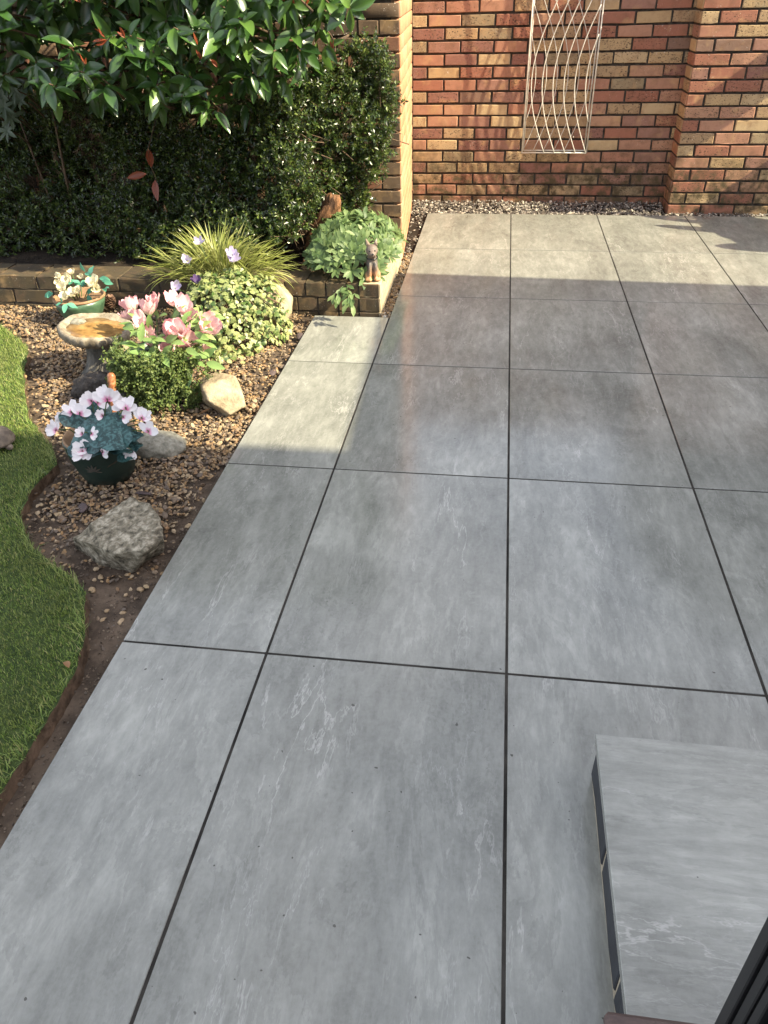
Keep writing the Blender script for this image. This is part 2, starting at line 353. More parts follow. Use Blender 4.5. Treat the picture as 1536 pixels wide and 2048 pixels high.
def lawn_build():
    bm = bmesh.new()
    # densify edge and roughen it
    pts = []
    n = len(LAWN)
    for i in range(n):
        a = Vector(LAWN[i]); b = Vector(LAWN[(i + 1) % n]); k = max(1, int((b - a).length / 0.03))
        for j in range(k):
            p = a.lerp(b, j / k); q = 0.008 * mnoise.noise(Vector((p.x * 20, p.y * 20, 0)))
            pts.append((p.x + q, p.y + q))
    top = [bm.verts.new((x, y, 0.004)) for x, y in pts]; bot = [bm.verts.new((x + 0.012, y - 0.004, -0.07)) for x, y in pts]
    f = bm.faces.new(top)
    for i in range(len(pts)):
        j = (i + 1) % len(pts); bm.faces.new((top[i], top[j], bot[j], bot[i]))
    bmesh.ops.triangulate(bm, faces=[f]); bmesh.ops.recalc_face_normals(bm, faces=bm.faces[:])
    k = NT('turf_edge'); g = k.n('ShaderNodeNewGeometry'); sx = k.n('ShaderNodeSeparateXYZ'); k.l(g.outputs['Normal'], sx.inputs[0])
    pos = g.outputs['Position']
    c1 = k.ramp(k.noise(pos, 40, 5), [(0.35, (0.02, 0.035, 0.010)), (0.65, (0.05, 0.07, 0.02))])
    c2 = k.ramp(k.noise(pos, 25, 5), [(0.35, (0.05, 0.032, 0.02)), (0.65, (0.13, 0.085, 0.055))])
    c = k.mix(k.math('GREATER_THAN', sx.outputs[2], 0.6), c2, c1)
    k.fin(c, 0.95, k.bump(k.noise(pos, 60, 5), 0.8, 0.01), 0.2)
    o = link('lawn', mesh_from_bm('lawn', bm, False, k.m)); o['kind'] = 'structure'
    N = 230000
    P = np.column_stack([rng.uniform(-2.75, -1.03, N), rng.uniform(-0.75, 2.16, N)])
    P = P[inside(P, LAWN)]
    px, py, _ = project(np.column_stack([P, np.zeros(len(P))])); P = P[(px > -60) & (py < 2100)]
    n = len(P)
    ed = edge_dist(P, LAWN); thin = ed < 0.03
    keep = ~thin | (rng.random(n) < 0.75); P = P[keep]; ed = ed[keep]; n = len(P)
    h = rng.uniform(0.006, 0.0115, n) * (1 + 0.5 * rng.random(n) * (ed < 0.1)) * (1 + 1.3 * rng.random(n) * (ed < 0.025)); a = rng.uniform(0, 2 * pi, n); ln = rng.uniform(0.1, 0.75, n) * h * (1 + 0.9 * (ed < 0.025))
    wd = rng.uniform(0.0007, 0.0013, n)
    dx, dy = np.cos(a), np.sin(a); a2 = a + rng.normal(0, .5, n)
    base = np.column_stack([P, np.full(n, 0.002)]); side = np.column_stack([-dy, dx, np.zeros(n)]) * wd[:, None]
    mid = base + np.column_stack([dx * ln * .35, dy * ln * .35, h * .6]); tip = base + np.column_stack([np.cos(a2) * ln, np.sin(a2) * ln, h])
    V = np.stack([base - side, base + side, mid + side * .8, mid - side * .8, tip + side * .15, tip - side * .15], 1).reshape(-1, 3)
    i = np.arange(n)[:, None] * 6
    Fc = np.concatenate([i + np.array([[0, 1, 2, 3]]), i + np.array([[3, 2, 4, 5]])], 0)
    k = NT('grass_blade')
    r = k.island(); pos = k.n('ShaderNodeNewGeometry').outputs['Position']
    c = k.ramp(r, [(0, (0.075, 0.145, 0.024)), (0.5, (0.185, 0.265, 0.05)), (0.85, (0.27, 0.32, 0.085)), (1, (0.38, 0.33, 0.15))])
    c = k.mix(k.ramp(k.noise(pos, 5, 4), [(0.42, (0, 0, 0)), (0.68, (0.7,) * 3)]), c, (0.16, 0.18, 0.05))
    k.set(k.b.inputs['Base Color'], c); k.b.inputs['Roughness'].default_value = 0.5
    tr = k.n('ShaderNodeBsdfTranslucent'); k.l(c, tr.inputs[0]); mx = k.n('ShaderNodeMixShader'); mx.inputs[0].default_value = 0.3
    k.l(k.b.outputs[0], mx.inputs[1]); k.l(tr.outputs[0], mx.inputs[2]); k.l(mx.outputs[0], k.out.inputs[0])
    g = link('grass', np_mesh('grass', V, Fc, k.m), kind='stuff'); tag(g, 'short mown green grass of the curved lawn', 'grass')
lawn_build()

# ------------------------------------------------------------------ patio tiles
patio = bpy.data.objects.new('patio', None); COL.objects.link(patio); patio['kind'] = 'structure'
W_, L_, J_ = 0.6, 0.897, 0.0065
def tile_mesh(wx, wy): return box_mesh('tile', -wx / 2, wx / 2, -wy / 2, wy / 2, -0.02, 0, 0.0012, M_TILE)
full = tile_mesh(W_ - J_, L_ - J_)
def place_tile(me, cx, cy):
    o = link('tile', me, parent=patio, loc=(cx, cy, random.uniform(-0.0004, 0.0004)))
for c in range(-1, 6):
    for r in range(-2, 5):
        if r == -2 and c >= 1: continue
        place_tile(full, c * W_ + W_ / 2, r * L_ + L_ / 2)
strip_w = 0.983 - 0.6 - J_ / 2
sm = tile_mesh(strip_w, L_ - J_)
for r in range(-2, 2): place_tile(sm, -0.6 - J_ / 2 - strip_w / 2, r * L_ + L_ / 2)
y0 = 2 * L_ + J_ / 2; y1 = 2.362
place_tile(tile_mesh(strip_w, y1 - y0), -0.6 - J_ / 2 - strip_w / 2, (y0 + y1) / 2)
bm = bmesh.new(); add_box(bm, -0.596, 3.596, -1.79, 4.478, -0.1, -0.0012)
add_box(bm, -0.979, -0.5965, -1.79, 2.358, -0.1, -0.0012)
link('grout', mesh_from_bm('grout', bm, mat=M_GROUT), parent=patio)

# ------------------------------------------------------------------ bricks
def brick_mesh(name, L, H, D, seed, jit=0.0010, nx=6, nz=4, mat=None, rnd=0.0022):
    r = random.Random(seed); bm = bmesh.new(); F_ = []
    us = [0, 0.018] + [0.018 + 0.964 * i / (nx - 3) for i in range(1, nx - 3)] + [0.982, 1] if nx > 3 else [0, .5, 1]
    ws = [0, 0.055, 0.945, 1] if nz == 4 else [0, .5, 1]
    for j, wv in enumerate(ws):
        row = []
        for i, u in enumerate(us):
            e = (i in (0, len(us) - 1)) + (j in (0, len(ws) - 1))  # rim vertices are worn back
            y = rnd * (0 if e == 0 else (1.0 if e == 1 else 1.8)) + r.gauss(0, jit)
            if e == 2 and r.random() < 0.15: y += 0.006
            x = (u - .5) * L + r.gauss(0, jit * 0.8); z = (wv - .5) * H + r.gauss(0, jit * 0.8)
            row.append(bm.verts.new((x, y, z)))
        F_.append(row)
    for j in range(len(ws) - 1):
        for i in range(len(us) - 1):
            bm.faces.new((F_[j][i], F_[j][i + 1], F_[j + 1][i + 1], F_[j + 1][i]))
    per = F_[0] + [F_[j][-1] for j in range(1, len(ws))] + F_[-1][-2::-1] + [F_[j][0] for j in range(len(ws) - 2, 0, -1)]
    bk = [bm.verts.new((v.co.x, D, v.co.z)) for v in per]
    for i in range(len(per)):
        j = (i + 1) % len(per); bm.faces.new((per[j], per[i], bk[i], bk[j]))
    return mesh_from_bm(name, bm, False, mat)
BR = [brick_mesh('brick', 0.2140, 0.0632, 0.03, s, mat=M_BRICK) for s in range(9)]
HD = [brick_mesh('brick', 0.0995, 0.0632, 0.03, 40 + s, mat=M_BRICK) for s in range(5)]
PITCHZ, PX = 0.0765, 0.2275

def join_mesh(name, items, mat):
    """items: (mesh, matrix)"""
    Vs, Fs, off = [], [], 0
    for me, m in items:
        n = len(me.vertices); a = np.empty(n * 3, np.float32); me.vertices.foreach_get('co', a); a = a.reshape(-1, 3)
        mm = np.array(m); Vs.append(a @ mm[:3, :3].T + mm[:3, 3])
        f = np.array([p.vertices[:] for p in me.polygons], np.int32); Fs.append(f + off); off += n
    return np_mesh(name, np.concatenate(Vs), np.concatenate(Fs), mat, True)

# back wall (front face y = 4.80)
WALL_TOP = 1.82
bw = thing('garden_wall', 'tall mixed red and tan brick garden wall behind the wire trellis', 'wall', (0, 4.80, 0))
link('mortar', box_mesh('mortar', -0.76, 3.6, 0.0135, 0.20, -0.3, WALL_TOP, mat=M_MORTAR), parent=bw)
rows = int((WALL_TOP - 0.056) / PITCHZ) + 2
hidden = []
for k in range(-1, rows):
    zc = 0.056 + PITCHZ * (k - 0.5) + 0.0
    off = -0.523 if (k % 2 == 0) else -0.641
    x = off + PX / 2 - PX * 4
    while x < 1.30:
        xl, xr = x - PX / 2, x + PX / 2
        me = random.choice(BR); sx = 1.0; xc = x
        if xl < -0.748:
            xl2 = -0.748; wd = xr - xl2
            if wd < 0.03: x += PX; continue
            sx = (wd - 0.01) / (PX - 0.011); xc = (xl2 + xr) / 2
        m = Matrix.Translation((xc + random.gauss(0, .0012), random.gauss(0, .0014), zc + random.gauss(0, .001))) @ Matrix.Rotation(random.gauss(0, .006), 4, 'Y') @ Matrix.Rotation(random.gauss(0, .006), 4, 'X') @ Matrix.Diagonal((sx * random.choice((1, -1)), 1, random.choice((1, -1)), 1))
        if m.determinant() < 0: m = m @ Matrix.Diagonal((-1, 1, 1, 1))
        if zc > 1.36: hidden.append((me, m))
        else: link('brick', me, parent=bw, mtx=m)
        x += PX
link('brick', join_mesh('brick_upper', hidden, M_BRICK), parent=bw, kind='stuff')
link('coping', box_mesh('coping', -0.76, 3.6, -0.03, 0.23, WALL_TOP, WALL_TOP + 0.065, 0.006, M_BRICK), parent=bw)

# pier (front face y = 4.70)
bp = thing('brick_pier', 'projecting sunlit brick pier right of the trellis crossed by diagonal shadows', 'wall', (1.09, 4.58, 0))
link('mortar', box_mesh('mortar', 0.0115, 2.5, 0.0135, 0.226, -0.3, WALL_TOP, mat=M_MORTAR), parent=bp)
hidden = []
for k in range(-1, rows):
    zc = 0.056 + PITCHZ * (k - 0.5); odd = k % 2
    m0 = Matrix.Translation((0.002, 0.112, zc)) @ Matrix.Rotation(-pi / 2, 4, 'Z') @ Matrix.Diagonal((1.96, 1, 1, 1))   # return face
    (hidden.append((HD[0], m0)) if zc > 1.36 else link('brick', random.choice(HD), parent=bp, mtx=m0))
    x = 0.0
    first = True
    while x < 2.4:
        me = random.choice(HD) if (first and odd) else random.choice(BR)
        wd = 0.1125 if (first and odd) else PX
        m = Matrix.Translation((x + wd / 2 + random.gauss(0, .001), random.gauss(0, .0014), zc + random.gauss(0, .001))) @ Matrix.Rotation(random.gauss(0, .005), 4, 'Y')
        if zc > 1.36 or x > 1.0: hidden.append((me, m))
        else: link('brick', me, parent=bp, mtx=m)
        x += wd; first = False
link('brick', join_mesh('brick_upper', hidden, M_BRICK), parent=bp, kind='stuff')
link('coping', box_mesh('coping', -0.02, 2.5, -0.03, -0.0305 + 0.0, WALL_TOP, WALL_TOP + 0.066, 0.0, M_BRICK) if False else box_mesh('coping', -0.02, 2.5, -0.03, 0.18, WALL_TOP + 0.001, WALL_TOP + 0.067, 0.006, M_BRICK), parent=bp)

# dark brick wall at left (corner (-0.65, 3.37) -> (-0.745, 4.795))
lw = thing('dark_brick_wall', 'dark brown brick wall with white salt specks and an end face coloured bright tan for sunlight, behind the hedge', 'wall', (-0.653, 3.37, 0))
LW_TOP = 2.25
BRD = [brick_mesh('brick', 0.2150, 0.0635, 0.03, 70 + s, mat=M_BRICK_DARK) for s in range(6)]
HDD = [brick_mesh('brick', 0.104, 0.0655, 0.03, 90 + s, mat=M_BRICK_DARK) for s in range(5)]
link('mortar', box_mesh('mortar', -3.4, -0.05, 0.009, 0.22, -0.3, LW_TOP, mat=M_MORTAR), parent=lw)
hidden = []
for k in range(-1, int(LW_TOP / PITCHZ)):
    zc = 0.085 + PITCHZ * (k - 0.5); seq = [0.1125, 0.1125, 0.2275] if k % 2 else [0.2275, 0.1125]
    x = -0.0015; i = 0
    while x > -3.3:
        wd = seq[i] if i < len(seq) else PX
        me = random.choice(HDD) if wd < 0.2 else random.choice(BRD)
        m = Matrix.Translation((x - wd / 2, random.gauss(0, .001), zc + random.gauss(0, .001)))
        if zc > 1.25 or x < -0.52: hidden.append((me, m))
        else: link('brick', me, parent=lw, mtx=m)
        x -= wd; i += 1
link('brick', join_mesh('brick_upper', hidden, M_BRICK_DARK), parent=lw, kind='stuff')
ang = math.atan2(-0.092, 1.425)
side = []
SB = [brick_mesh('brick', 0.2165, 0.0655, 0.03, 110 + s, mat=M_BRICK_SUN_TONE, jit=0.0009) for s in range(4)]
Rs = Matrix.Rotation(pi / 2 - ang * -1.0, 4, 'Z')
dirv = Vector((-0.092, 1.425, 0)).normalized(); nrm = Vector((dirv.y, -dirv.x, 0))
Rm = Matrix((dirv, -nrm, Vector((0, 0, 1)))).transposed().to_4x4()
for k in range(-1, int(LW_TOP / PITCHZ)):
    zc = 0.085 + PITCHZ * (k - 0.5); s = 0.004 + (0 if k % 2 else -0.1125); 
    while s < 1.38:
        a = max(s, 0.004); b = min(s + PX, 1.424); wd = b - a
        if wd > 0.03:
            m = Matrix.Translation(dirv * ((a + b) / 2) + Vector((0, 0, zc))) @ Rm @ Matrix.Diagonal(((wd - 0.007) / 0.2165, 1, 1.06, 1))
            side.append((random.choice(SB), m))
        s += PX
link('brick', join_mesh('brick_side', side, M_BRICK_SUN_TONE), parent=lw, kind='stuff')
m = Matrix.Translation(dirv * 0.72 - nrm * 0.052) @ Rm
link('mortar', box_mesh('mortar', -0.70, 0.70, -0.043, 0.05, -0.3, LW_TOP - 0.002, mat=mat_simple('mortar_sun_tone', (0.20, 0.12, 0.07), (0.30, 0.18, 0.11), 40, 0.95)), parent=lw, mtx=m)  # mortar colour lightened too, part of the sunlight painted on this end face

# low kerb wall (front face y = 2.42, end face x = -0.645)
kb = thing('brick_kerb', 'low mossy two-course brick kerb edging the raised bed', 'wall', (-0.655, 2.42, 0))
KT = 0.148
link('mortar', box_mesh('mortar', -3.3, -0.012, 0.009, 0.20, -0.12, KT - 0.012, mat=M_MORTAR), parent=kb)
KH = [brick_mesh('brick', 0.098, 0.067, 0.21, 130 + s, 0.0016, mat=M_KERB) for s in range(5)]
KS = [brick_mesh('brick', 0.2165, 0.067, 0.21, 150 + s, 0.0016, mat=M_KERB) for s in range(4)]
for k in range(-1, 2):
    zc = KT - 0.0345 - 0.0745 * (1 - k); x = -0.001; i = 0
    while x > -3.1:
        hd = (x > -0.62) or (k == 0 and x > -0.8)
        wd = (0.1065 if hd else PX) if not (i == 1 and k == 1) else 0.06
        if i == 1 and k == 1:
            x -= 0.0; 
        me = random.choice(KH) if wd < 0.2 else random.choice(KS)
        m = Matrix.Translation((x - wd / 2, random.gauss(0, .002), zc + random.gauss(0, .0015))) @ Matrix.Diagonal((wd / 0.1065 if wd < 0.1 else 1, 1, 1, 1))
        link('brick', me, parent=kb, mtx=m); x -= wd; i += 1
# return run of the kerb towards the wall, seen as a pale sunlit end face
retp = [(-0.650, 2.42), (-0.652, 3.36)]
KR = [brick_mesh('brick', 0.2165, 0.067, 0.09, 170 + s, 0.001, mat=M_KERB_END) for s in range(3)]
for k in range(-1, 2):
    zc = KT - 0.0345 - 0.0745 * (1 - k); s = 0.003 if k % 2 else -0.11
    while s < 0.93:
        a = max(s, 0.003); b = min(s + PX, 0.945); wd = b - a
        if wd > 0.04:
            m = Matrix.Translation((0.0035, (a + b) / 2, zc)) @ Matrix.Rotation(pi / 2, 4, 'Z') @ Matrix.Diagonal(((wd - 0.006) / 0.2165, 1, 1, 1))
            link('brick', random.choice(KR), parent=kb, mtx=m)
        s += PX
link('mortar', box_mesh('mortar', -0.10, -0.004, 0.212, 0.945, -0.12, KT - 0.010, mat=M_MORTAR_BUFF), parent=kb)
# raised bed soil
rb = link('raised_bed', grid_sheet('raised_bed', -3.95, -0.765, 2.62, 3.375, 0.035, lambda P: 0.118 + 0.014 * nz2(P, 7.0), M_SOIL_DARK)); rb['kind'] = 'structure'
gt = link('gravel_bed', box_mesh('gravel_bed', -0.76, 2.6, 2.2, 4.81, -0.11, -0.022, mat=M_SOIL_DARK)); gt['kind'] = 'structure'

# ------------------------------------------------------------------ doorstep, sill, door post
ds = thing('doorstep', 'low grey porcelain-topped doorstep on blue brick plinth', 'step', (0.173, -0.79, 0))
st_top, st_y1 = 0.122, 0.527
link('slab', box_mesh('slab', 0, 1.2, 0.0, st_y1, st_top - 0.02, st_top, 0.0012, M_TILE_STEP), parent=ds)
link('mortar', box_mesh('mortar', 0.0065, 1.18, 0.004, st_y1 - 0.012, -0.002, st_top - 0.0205, mat=M_MORTAR_BUFF), parent=ds)
BB = [brick_mesh('brick', 0.212, 0.0655, 0.04, 200 + s, 0.0008, mat=M_BLUEBRICK, rnd=0.002) for s in range(3)]
y = st_y1 - 0.014
for wd in (0.213, 0.213, 0.09):
    m = Matrix.Translation((0.003, y - wd / 2, 0.0535)) @ Matrix.Rotation(-pi / 2, 4, 'Z') @ Matrix.Diagonal(((wd - 0.006) / 0.213, 1, 1.05, 1))
    link('brick', random.choice(BB), parent=ds, mtx=m); y -= wd + 0.006
for i in range(5):
    m = Matrix.Translation((0.014 + 0.11 + i * 0.225, st_y1 - 0.0085, 0.0535)) @ Matrix.Rotation(pi, 4, 'Z')
    link('brick', random.choice(BB), parent=ds, mtx=m)
sl = thing('door_sill', 'brown timber-grained door sill with mitred end behind the doorstep', 'sill', (0.14, -0.797, 0))
bm = bmesh.new(); add_box(bm, 0, 1.3, -0.19, 0, -0.005, 0.128, 0.004)
link('board', mesh_from_bm('board', bm, mat=M_SILL), parent=sl)
bm = bmesh.new(); add_box(bm, -0.004, 1.3, -0.175, 0.004, 0.1285, 0.152, 0.006)
link('nosing', mesh_from_bm('nosing', bm, mat=M_SILL), parent=sl)
dp = thing('door_post', 'dark anthracite grooved door frame post at the lower right', 'door frame', (0.252, -0.845, 0.153))
bm = bmesh.new()
for a, b, dx in ((0, 0.020, 0), (0.0235, 0.040, 0.003), (0.0435, 0.058, 0.004), (0.063, 0.16, 0.010)):
    add_box(bm, dx, 0.07, -b, -a, 0, 2.1, 0.0015)
add_box(bm, 0.016, 0.068, -0.155, -0.004, 0.001, 2.099)
link('frame_profile', mesh_from_bm('frame_profile', bm, mat=M_DARKFRAME), parent=dp)

# ------------------------------------------------------------------ houses that shade the patio (right of the picture)
def house(name, label, x0, x1, y0, y1, h, ridge, windows, turn=0.0, skew=None):
    t = thing(name, label, 'house', ((x0 + x1) / 2, (y0 + y1) / 2, 0), (0, 0, turn))
    dx, dy = (x1 - x0) / 2, (y1 - y0) / 2
    wme = box_mesh('wall', -dx, dx, -dy, dy, -0.1, h, mat=M_RENDER)
    if skew:
        for v in wme.vertices: v.co.x, v.co.y = skew[(v.co.y > 0, v.co.x > 0)][0] - (x0 + x1) / 2, skew[(v.co.y > 0, v.co.x > 0)][1] - (y0 + y1) / 2
    link('wall', wme, parent=t)
    bm = bmesh.new(); e = 0.12
    if ridge > 0:
        b = [bm.verts.new(p) for p in ((-dx - e, -dy - e, h + 0.002), (dx + e, -dy - e, h + 0.002), (dx + e, dy + e, h + 0.002), (-dx - e, dy + e, h + 0.002))]
        r0 = bm.verts.new((0, -dy - e, h + ridge)); r1 = bm.verts.new((0, dy + e, h + ridge))
        bm.faces.new(b[::-1]); bm.faces.new((b[0], b[1], r0)); bm.faces.new((b[2], b[3], r1)); bm.faces.new((b[3], b[0], r0, r1)); bm.faces.new((b[1], b[2], r1, r0))
    else:
        add_box(bm, -dx, dx, -dy, dy, h + 0.001, h + 0.10)
    rme = mesh_from_bm('roof', bm, mat=M_ROOF)
    if skew:
        for v in rme.vertices: v.co.x, v.co.y = skew[(v.co.y > 0, v.co.x > 0)][0] - (x0 + x1) / 2, skew[(v.co.y > 0, v.co.x > 0)][1] - (y0 + y1) / 2
    link('roof', rme, parent=t)
    for (wy, wz, ww, wh) in windows:
        f = link('window', box_mesh('window', -dx - 0.03, -dx + 0.02, wy - ww / 2, wy + ww / 2, wz, wz + wh, mat=M_METAL), parent=t)
        link('pane', box_mesh('pane', -dx - 0.034, -dx - 0.0305, wy - ww / 2 + 0.06, wy + ww / 2 - 0.06, wz + 0.06, wz + wh - 0.06, mat=M_GLASS_WIN), parent=f)
    return t
house('house_extension', 'single-storey brick extension with flat roof right of the patio', 3.93, 7.5, -0.60, 2.03, 3.46, 0, [(-0.2, 0.9, 1.2, 1.1)], 0.0, {(True, False): (3.85, 2.12), (True, True): (7.5, 1.95), (False, True): (7.5, -0.60), (False, False): (3.98, -0.60)})
house('main_house', 'two-storey brick house wing right of the doorstep', 4.6, 10.5, -8.0, -0.68, 6.2, 0, [(2.2, 0.9, 1.4, 1.2), (2.2, 3.6, 1.4, 1.2), (-1.5, 3.6, 1.4, 1.2)])

# ------------------------------------------------------------------ leaf meshes
def leaf_grid(L=1.0, W=0.38, rows=6, fold=0.12, droop=0.25, tipw=0.02, shape=0.9, wave=0.0, seed=0, pw=0.8):
    """three verts across, axis +Y, normal +Z"""
    r = random.Random(seed); V = []; F_ = []
    for i in range(rows + 1):
        t = i / rows; ww = W / 2 * (sin(pi * min(1, max(0, t)) ** shape) ** pw) if 0 < t < 1 else W * tipw
        z = -droop * t * t * L
        y = t * L
        wv = wave * sin(t * 9 + seed)
        V += [(-ww, y, z + fold * ww * 2 + wv * ww), (0, y, z), (ww, y, z + fold * ww * 2 - wv * ww)]
        if i: 
            a = (i - 1) * 3; F_ += [(a, a + 1, a + 4, a + 3), (a + 1, a + 2, a + 5, a + 4)]
    return np.array(V), np.array(F_)
def leaf_tiny():
    V = np.array([(0, 0, 0), (-0.26, 0.5, 0.06), (0, 1, -0.08), (0.26, 0.5, 0.06)]); return V, np.array([[0, 1, 2, 3]])
def mats_np(mats): return np.array([np.array(m) for m in mats])
def joined_leaves(name, V, Fc, mats, mat, smooth=True):
    A = mats_np(mats) if not isinstance(mats, np.ndarray) else mats
    W = np.einsum('nij,kj->nki', A[:, :3, :3], V) + A[:, None, :3, 3]
    n, k = len(A), len(V)
    Fa = (Fc[None] + (np.arange(n) * k)[:, None, None]).reshape(-1, Fc.shape[1])
    return np_mesh(name, W.reshape(-1, 3), Fa, mat, smooth)
def frames(P, D, N, S):
    """vectorised axes_matrix: arrays of positions, axis, normal, scale -> (n,4,4)"""
    y = D / (np.linalg.norm(D, axis=1, keepdims=True) + 1e-9); z = N - y * np.sum(N * y, 1, keepdims=True)
    z /= (np.linalg.norm(z, axis=1, keepdims=True) + 1e-9); x = np.cross(y, z)
    S = np.asarray(S); S = np.stack([S, S, S], 1) if S.ndim == 1 else S
    A = np.zeros((len(P), 4, 4)); A[:, :3, 0] = x * S[:, 0:1]; A[:, :3, 1] = y * S[:, 1:2]; A[:, :3, 2] = z * S[:, 2:3]; A[:, :3, 3] = P; A[:, 3, 3] = 1
    return A
def leaf_parts(parent, name, variants, mats, mat, nobj=300, origin=None):
    """the nobj largest on screen become parts, the rest one stuff part"""
    A = mats_np(mats) if not isinstance(mats, np.ndarray) else mats
    P = A[:, :3, 3] + A[:, :3, 1] * 0.5
    px, py, z = project(P); size = np.linalg.norm(A[:, :3, 1], axis=1) / np.maximum(z, .1)
    vis = (px > -40) & (px < 1576) & (py > -40) & (py < 2090)
    score = np.where(vis, size - 0.15 * (z - z.min()) * size, -1); order = np.argsort(-score)
    pick = [i for i in order[:nobj] if vis[i]]; rest = np.setdiff1d(np.arange(len(A)), pick)
    mes = [np_mesh(name, V, Fc, mat, True) for V, Fc in variants]
    o0 = np.array(origin if origin is not None else parent.location)
    A = A.copy(); A[:, :3, 3] -= o0
    for i in pick: link(name, mes[i % len(mes)], parent=parent, mtx=Matrix(A[i].tolist()))
    if len(rest): link(name, joined_leaves(name, *variants[0], A[rest], mat), parent=parent, kind='stuff')

# ------------------------------------------------------------------ hedge: big-leaved red-tipped shrub above
M_PHOT = mat_leaf('glossy_leaf', [(0.012, 0.034, 0.010), (0.040, 0.098, 0.02), (0.11, 0.20, 0.04)], 0.28, 0.22, 0.6)
M_REDLEAF = mat_leaf('red_leaf', [(0.20, 0.04, 0.02), (0.30, 0.085, 0.035)], 0.4, 0.35, 0.5)
def point_in(poly, x, y): return inside(np.array([[x, y]]), poly)[0]
def photinia():
    base = Vector((-1.75, 3.05, 0.12))
    t = thing('red_tipped_shrub', 'tall glossy big-leaved green shrub with a few red young shoots, above the small-leaved hedge', 'shrub', base)
    poly = [(-220, -420), (-220, 150), (40, 170), (190, 195), (330, 215), (450, 250), (560, 190), (640, 120), (700, 40), (725, -420)]
    mats, red, stems = [], [], []
    n = 0
    while n < 820:
        x = random.uniform(-220, 725); y = random.uniform(-420, 260)
        if not point_in(poly, x, y): continue
        edge = max(0, (x - 560) / 160)
        Y = random.uniform(2.28, 3.05) + 0.22 * edge
        tip = gy(x, y, Y); n += 1
        ax = (Vector((random.gauss(0.05, .5), -0.8 + random.gauss(0, .3), 0.45 + random.gauss(0, .4)))).normalized()
        k = random.randint(4, 8); ph = random.uniform(0, 6.28)
        a = ax.orthogonal().normalized(); b = ax.cross(a)
        for j in range(k):
            al = ph + j * 2.4; rad = a * cos(al) + b * sin(al)
            d = (rad * 1.0 + ax * random.uniform(-0.2, 0.8) + Vector((0, 0, -0.30)) + rand_unit() * .35).normalized()
            nn = (ax * 0.7 - rad * 0.1 + Vector((0.2, -0.15, 0.45)) + rand_unit() * 0.5)
            s = random.uniform(0.07, 0.128)
            mats.append(axes_matrix(tip - ax * random.uniform(0, .05), d, nn, (s * random.uniform(.85, 1.15), s, s)))
        stems.append((tip - ax * 0.12 + Vector((.02, .12, .02)), tip))
        if random.random() < 0.03:
            for j in range(3):
                d = (ax + rand_unit() * 0.35).normalized(); red.append(axes_matrix(tip, d, rand_unit(), (0.035, random.uniform(.04, .065), 0.05)))
    # named red shoots seen in the picture
    for (x, y, Y) in ((173, 128, 2.25), (250, 76, 2.25), (612, 10, 2.5), (668, 98, 2.6), (435, 135, 2.25), (160, 5, 2.25), (402, 118, 2.25), (210, 75, 2.26), (395, 90, 2.25), (590, 8, 2.45)):
        for j in range(random.choice((2, 3))):
            d = (Vector((random.gauss(0, .35), -.3, .6))).normalized(); red.append(axes_matrix(gy(x, y, Y), d, rand_unit(), (0.028, random.uniform(.032, .05), 0.04)))
    for (x, y, ang) in ((303, 335, 100), (293, 348, 190), (310, 360, 275)):
        d = (rt * cos(radians(ang)) + upv * sin(radians(ang))).normalized()
        red.append(axes_matrix(gy(x, y, 2.70), d, -fwd + rand_unit() * .4, (0.09, 0.105, 0.10)))
    for pts in (((316, 372), (308, 346), (300, 330), (296, 300)),):
        P_ = [gy(x, y, 2.71) - base for x, y in pts]; link('stem', tube_mesh('stem', P_ + [P_[-1] + Vector((.03, .14, .16))], [.0015, .002, .002, .0025, .003], 5, M_BARK), parent=t)
    vs = [leaf_grid(1, random.uniform(.36, .44), 6, random.uniform(.1, .3), random.uniform(.1, .4), wave=0.06, shape=random.uniform(.8, 1.1), seed=i) for i in range(7)]
    leaf_parts(t, 'leaf', vs, mats, M_PHOT, 300)
    vr = [leaf_grid(1, 0.42, 5, 0.25, 0.15, wave=0.05, seed=i) for i in range(3)]
    mes = [np_mesh('red_leaf', V, Fc, M_REDLEAF, True) for V, Fc in vr]
    for i, m in enumerate(red):
        m = Matrix.Translation(-base) @ m; o = link('red_leaf', mes[i % 3], parent=t, mtx=m)
    bm = bmesh.new()
    for p, q in stems: tube(bm, [p - base, p.lerp(q, .5) - base + rand_unit() * .01, q - base], [.006, .004, .003], 5)
    for i in range(5):
        p = Vector((-0.9 + i * 0.22, random.uniform(.16, .25), -0.03)); q = p + Vector((random.uniform(-.25, .15), random.uniform(-.05, .05), 1.7))
        tube(bm, [p, p.lerp(q, .3) + rand_unit() * .06, p.lerp(q, .7) + rand_unit() * .08, q], [.025, .02, .015, .01], 7)
    link('stem', mesh_from_bm('stem', bm, True, M_BARK), parent=t, kind='stuff')
photinia()

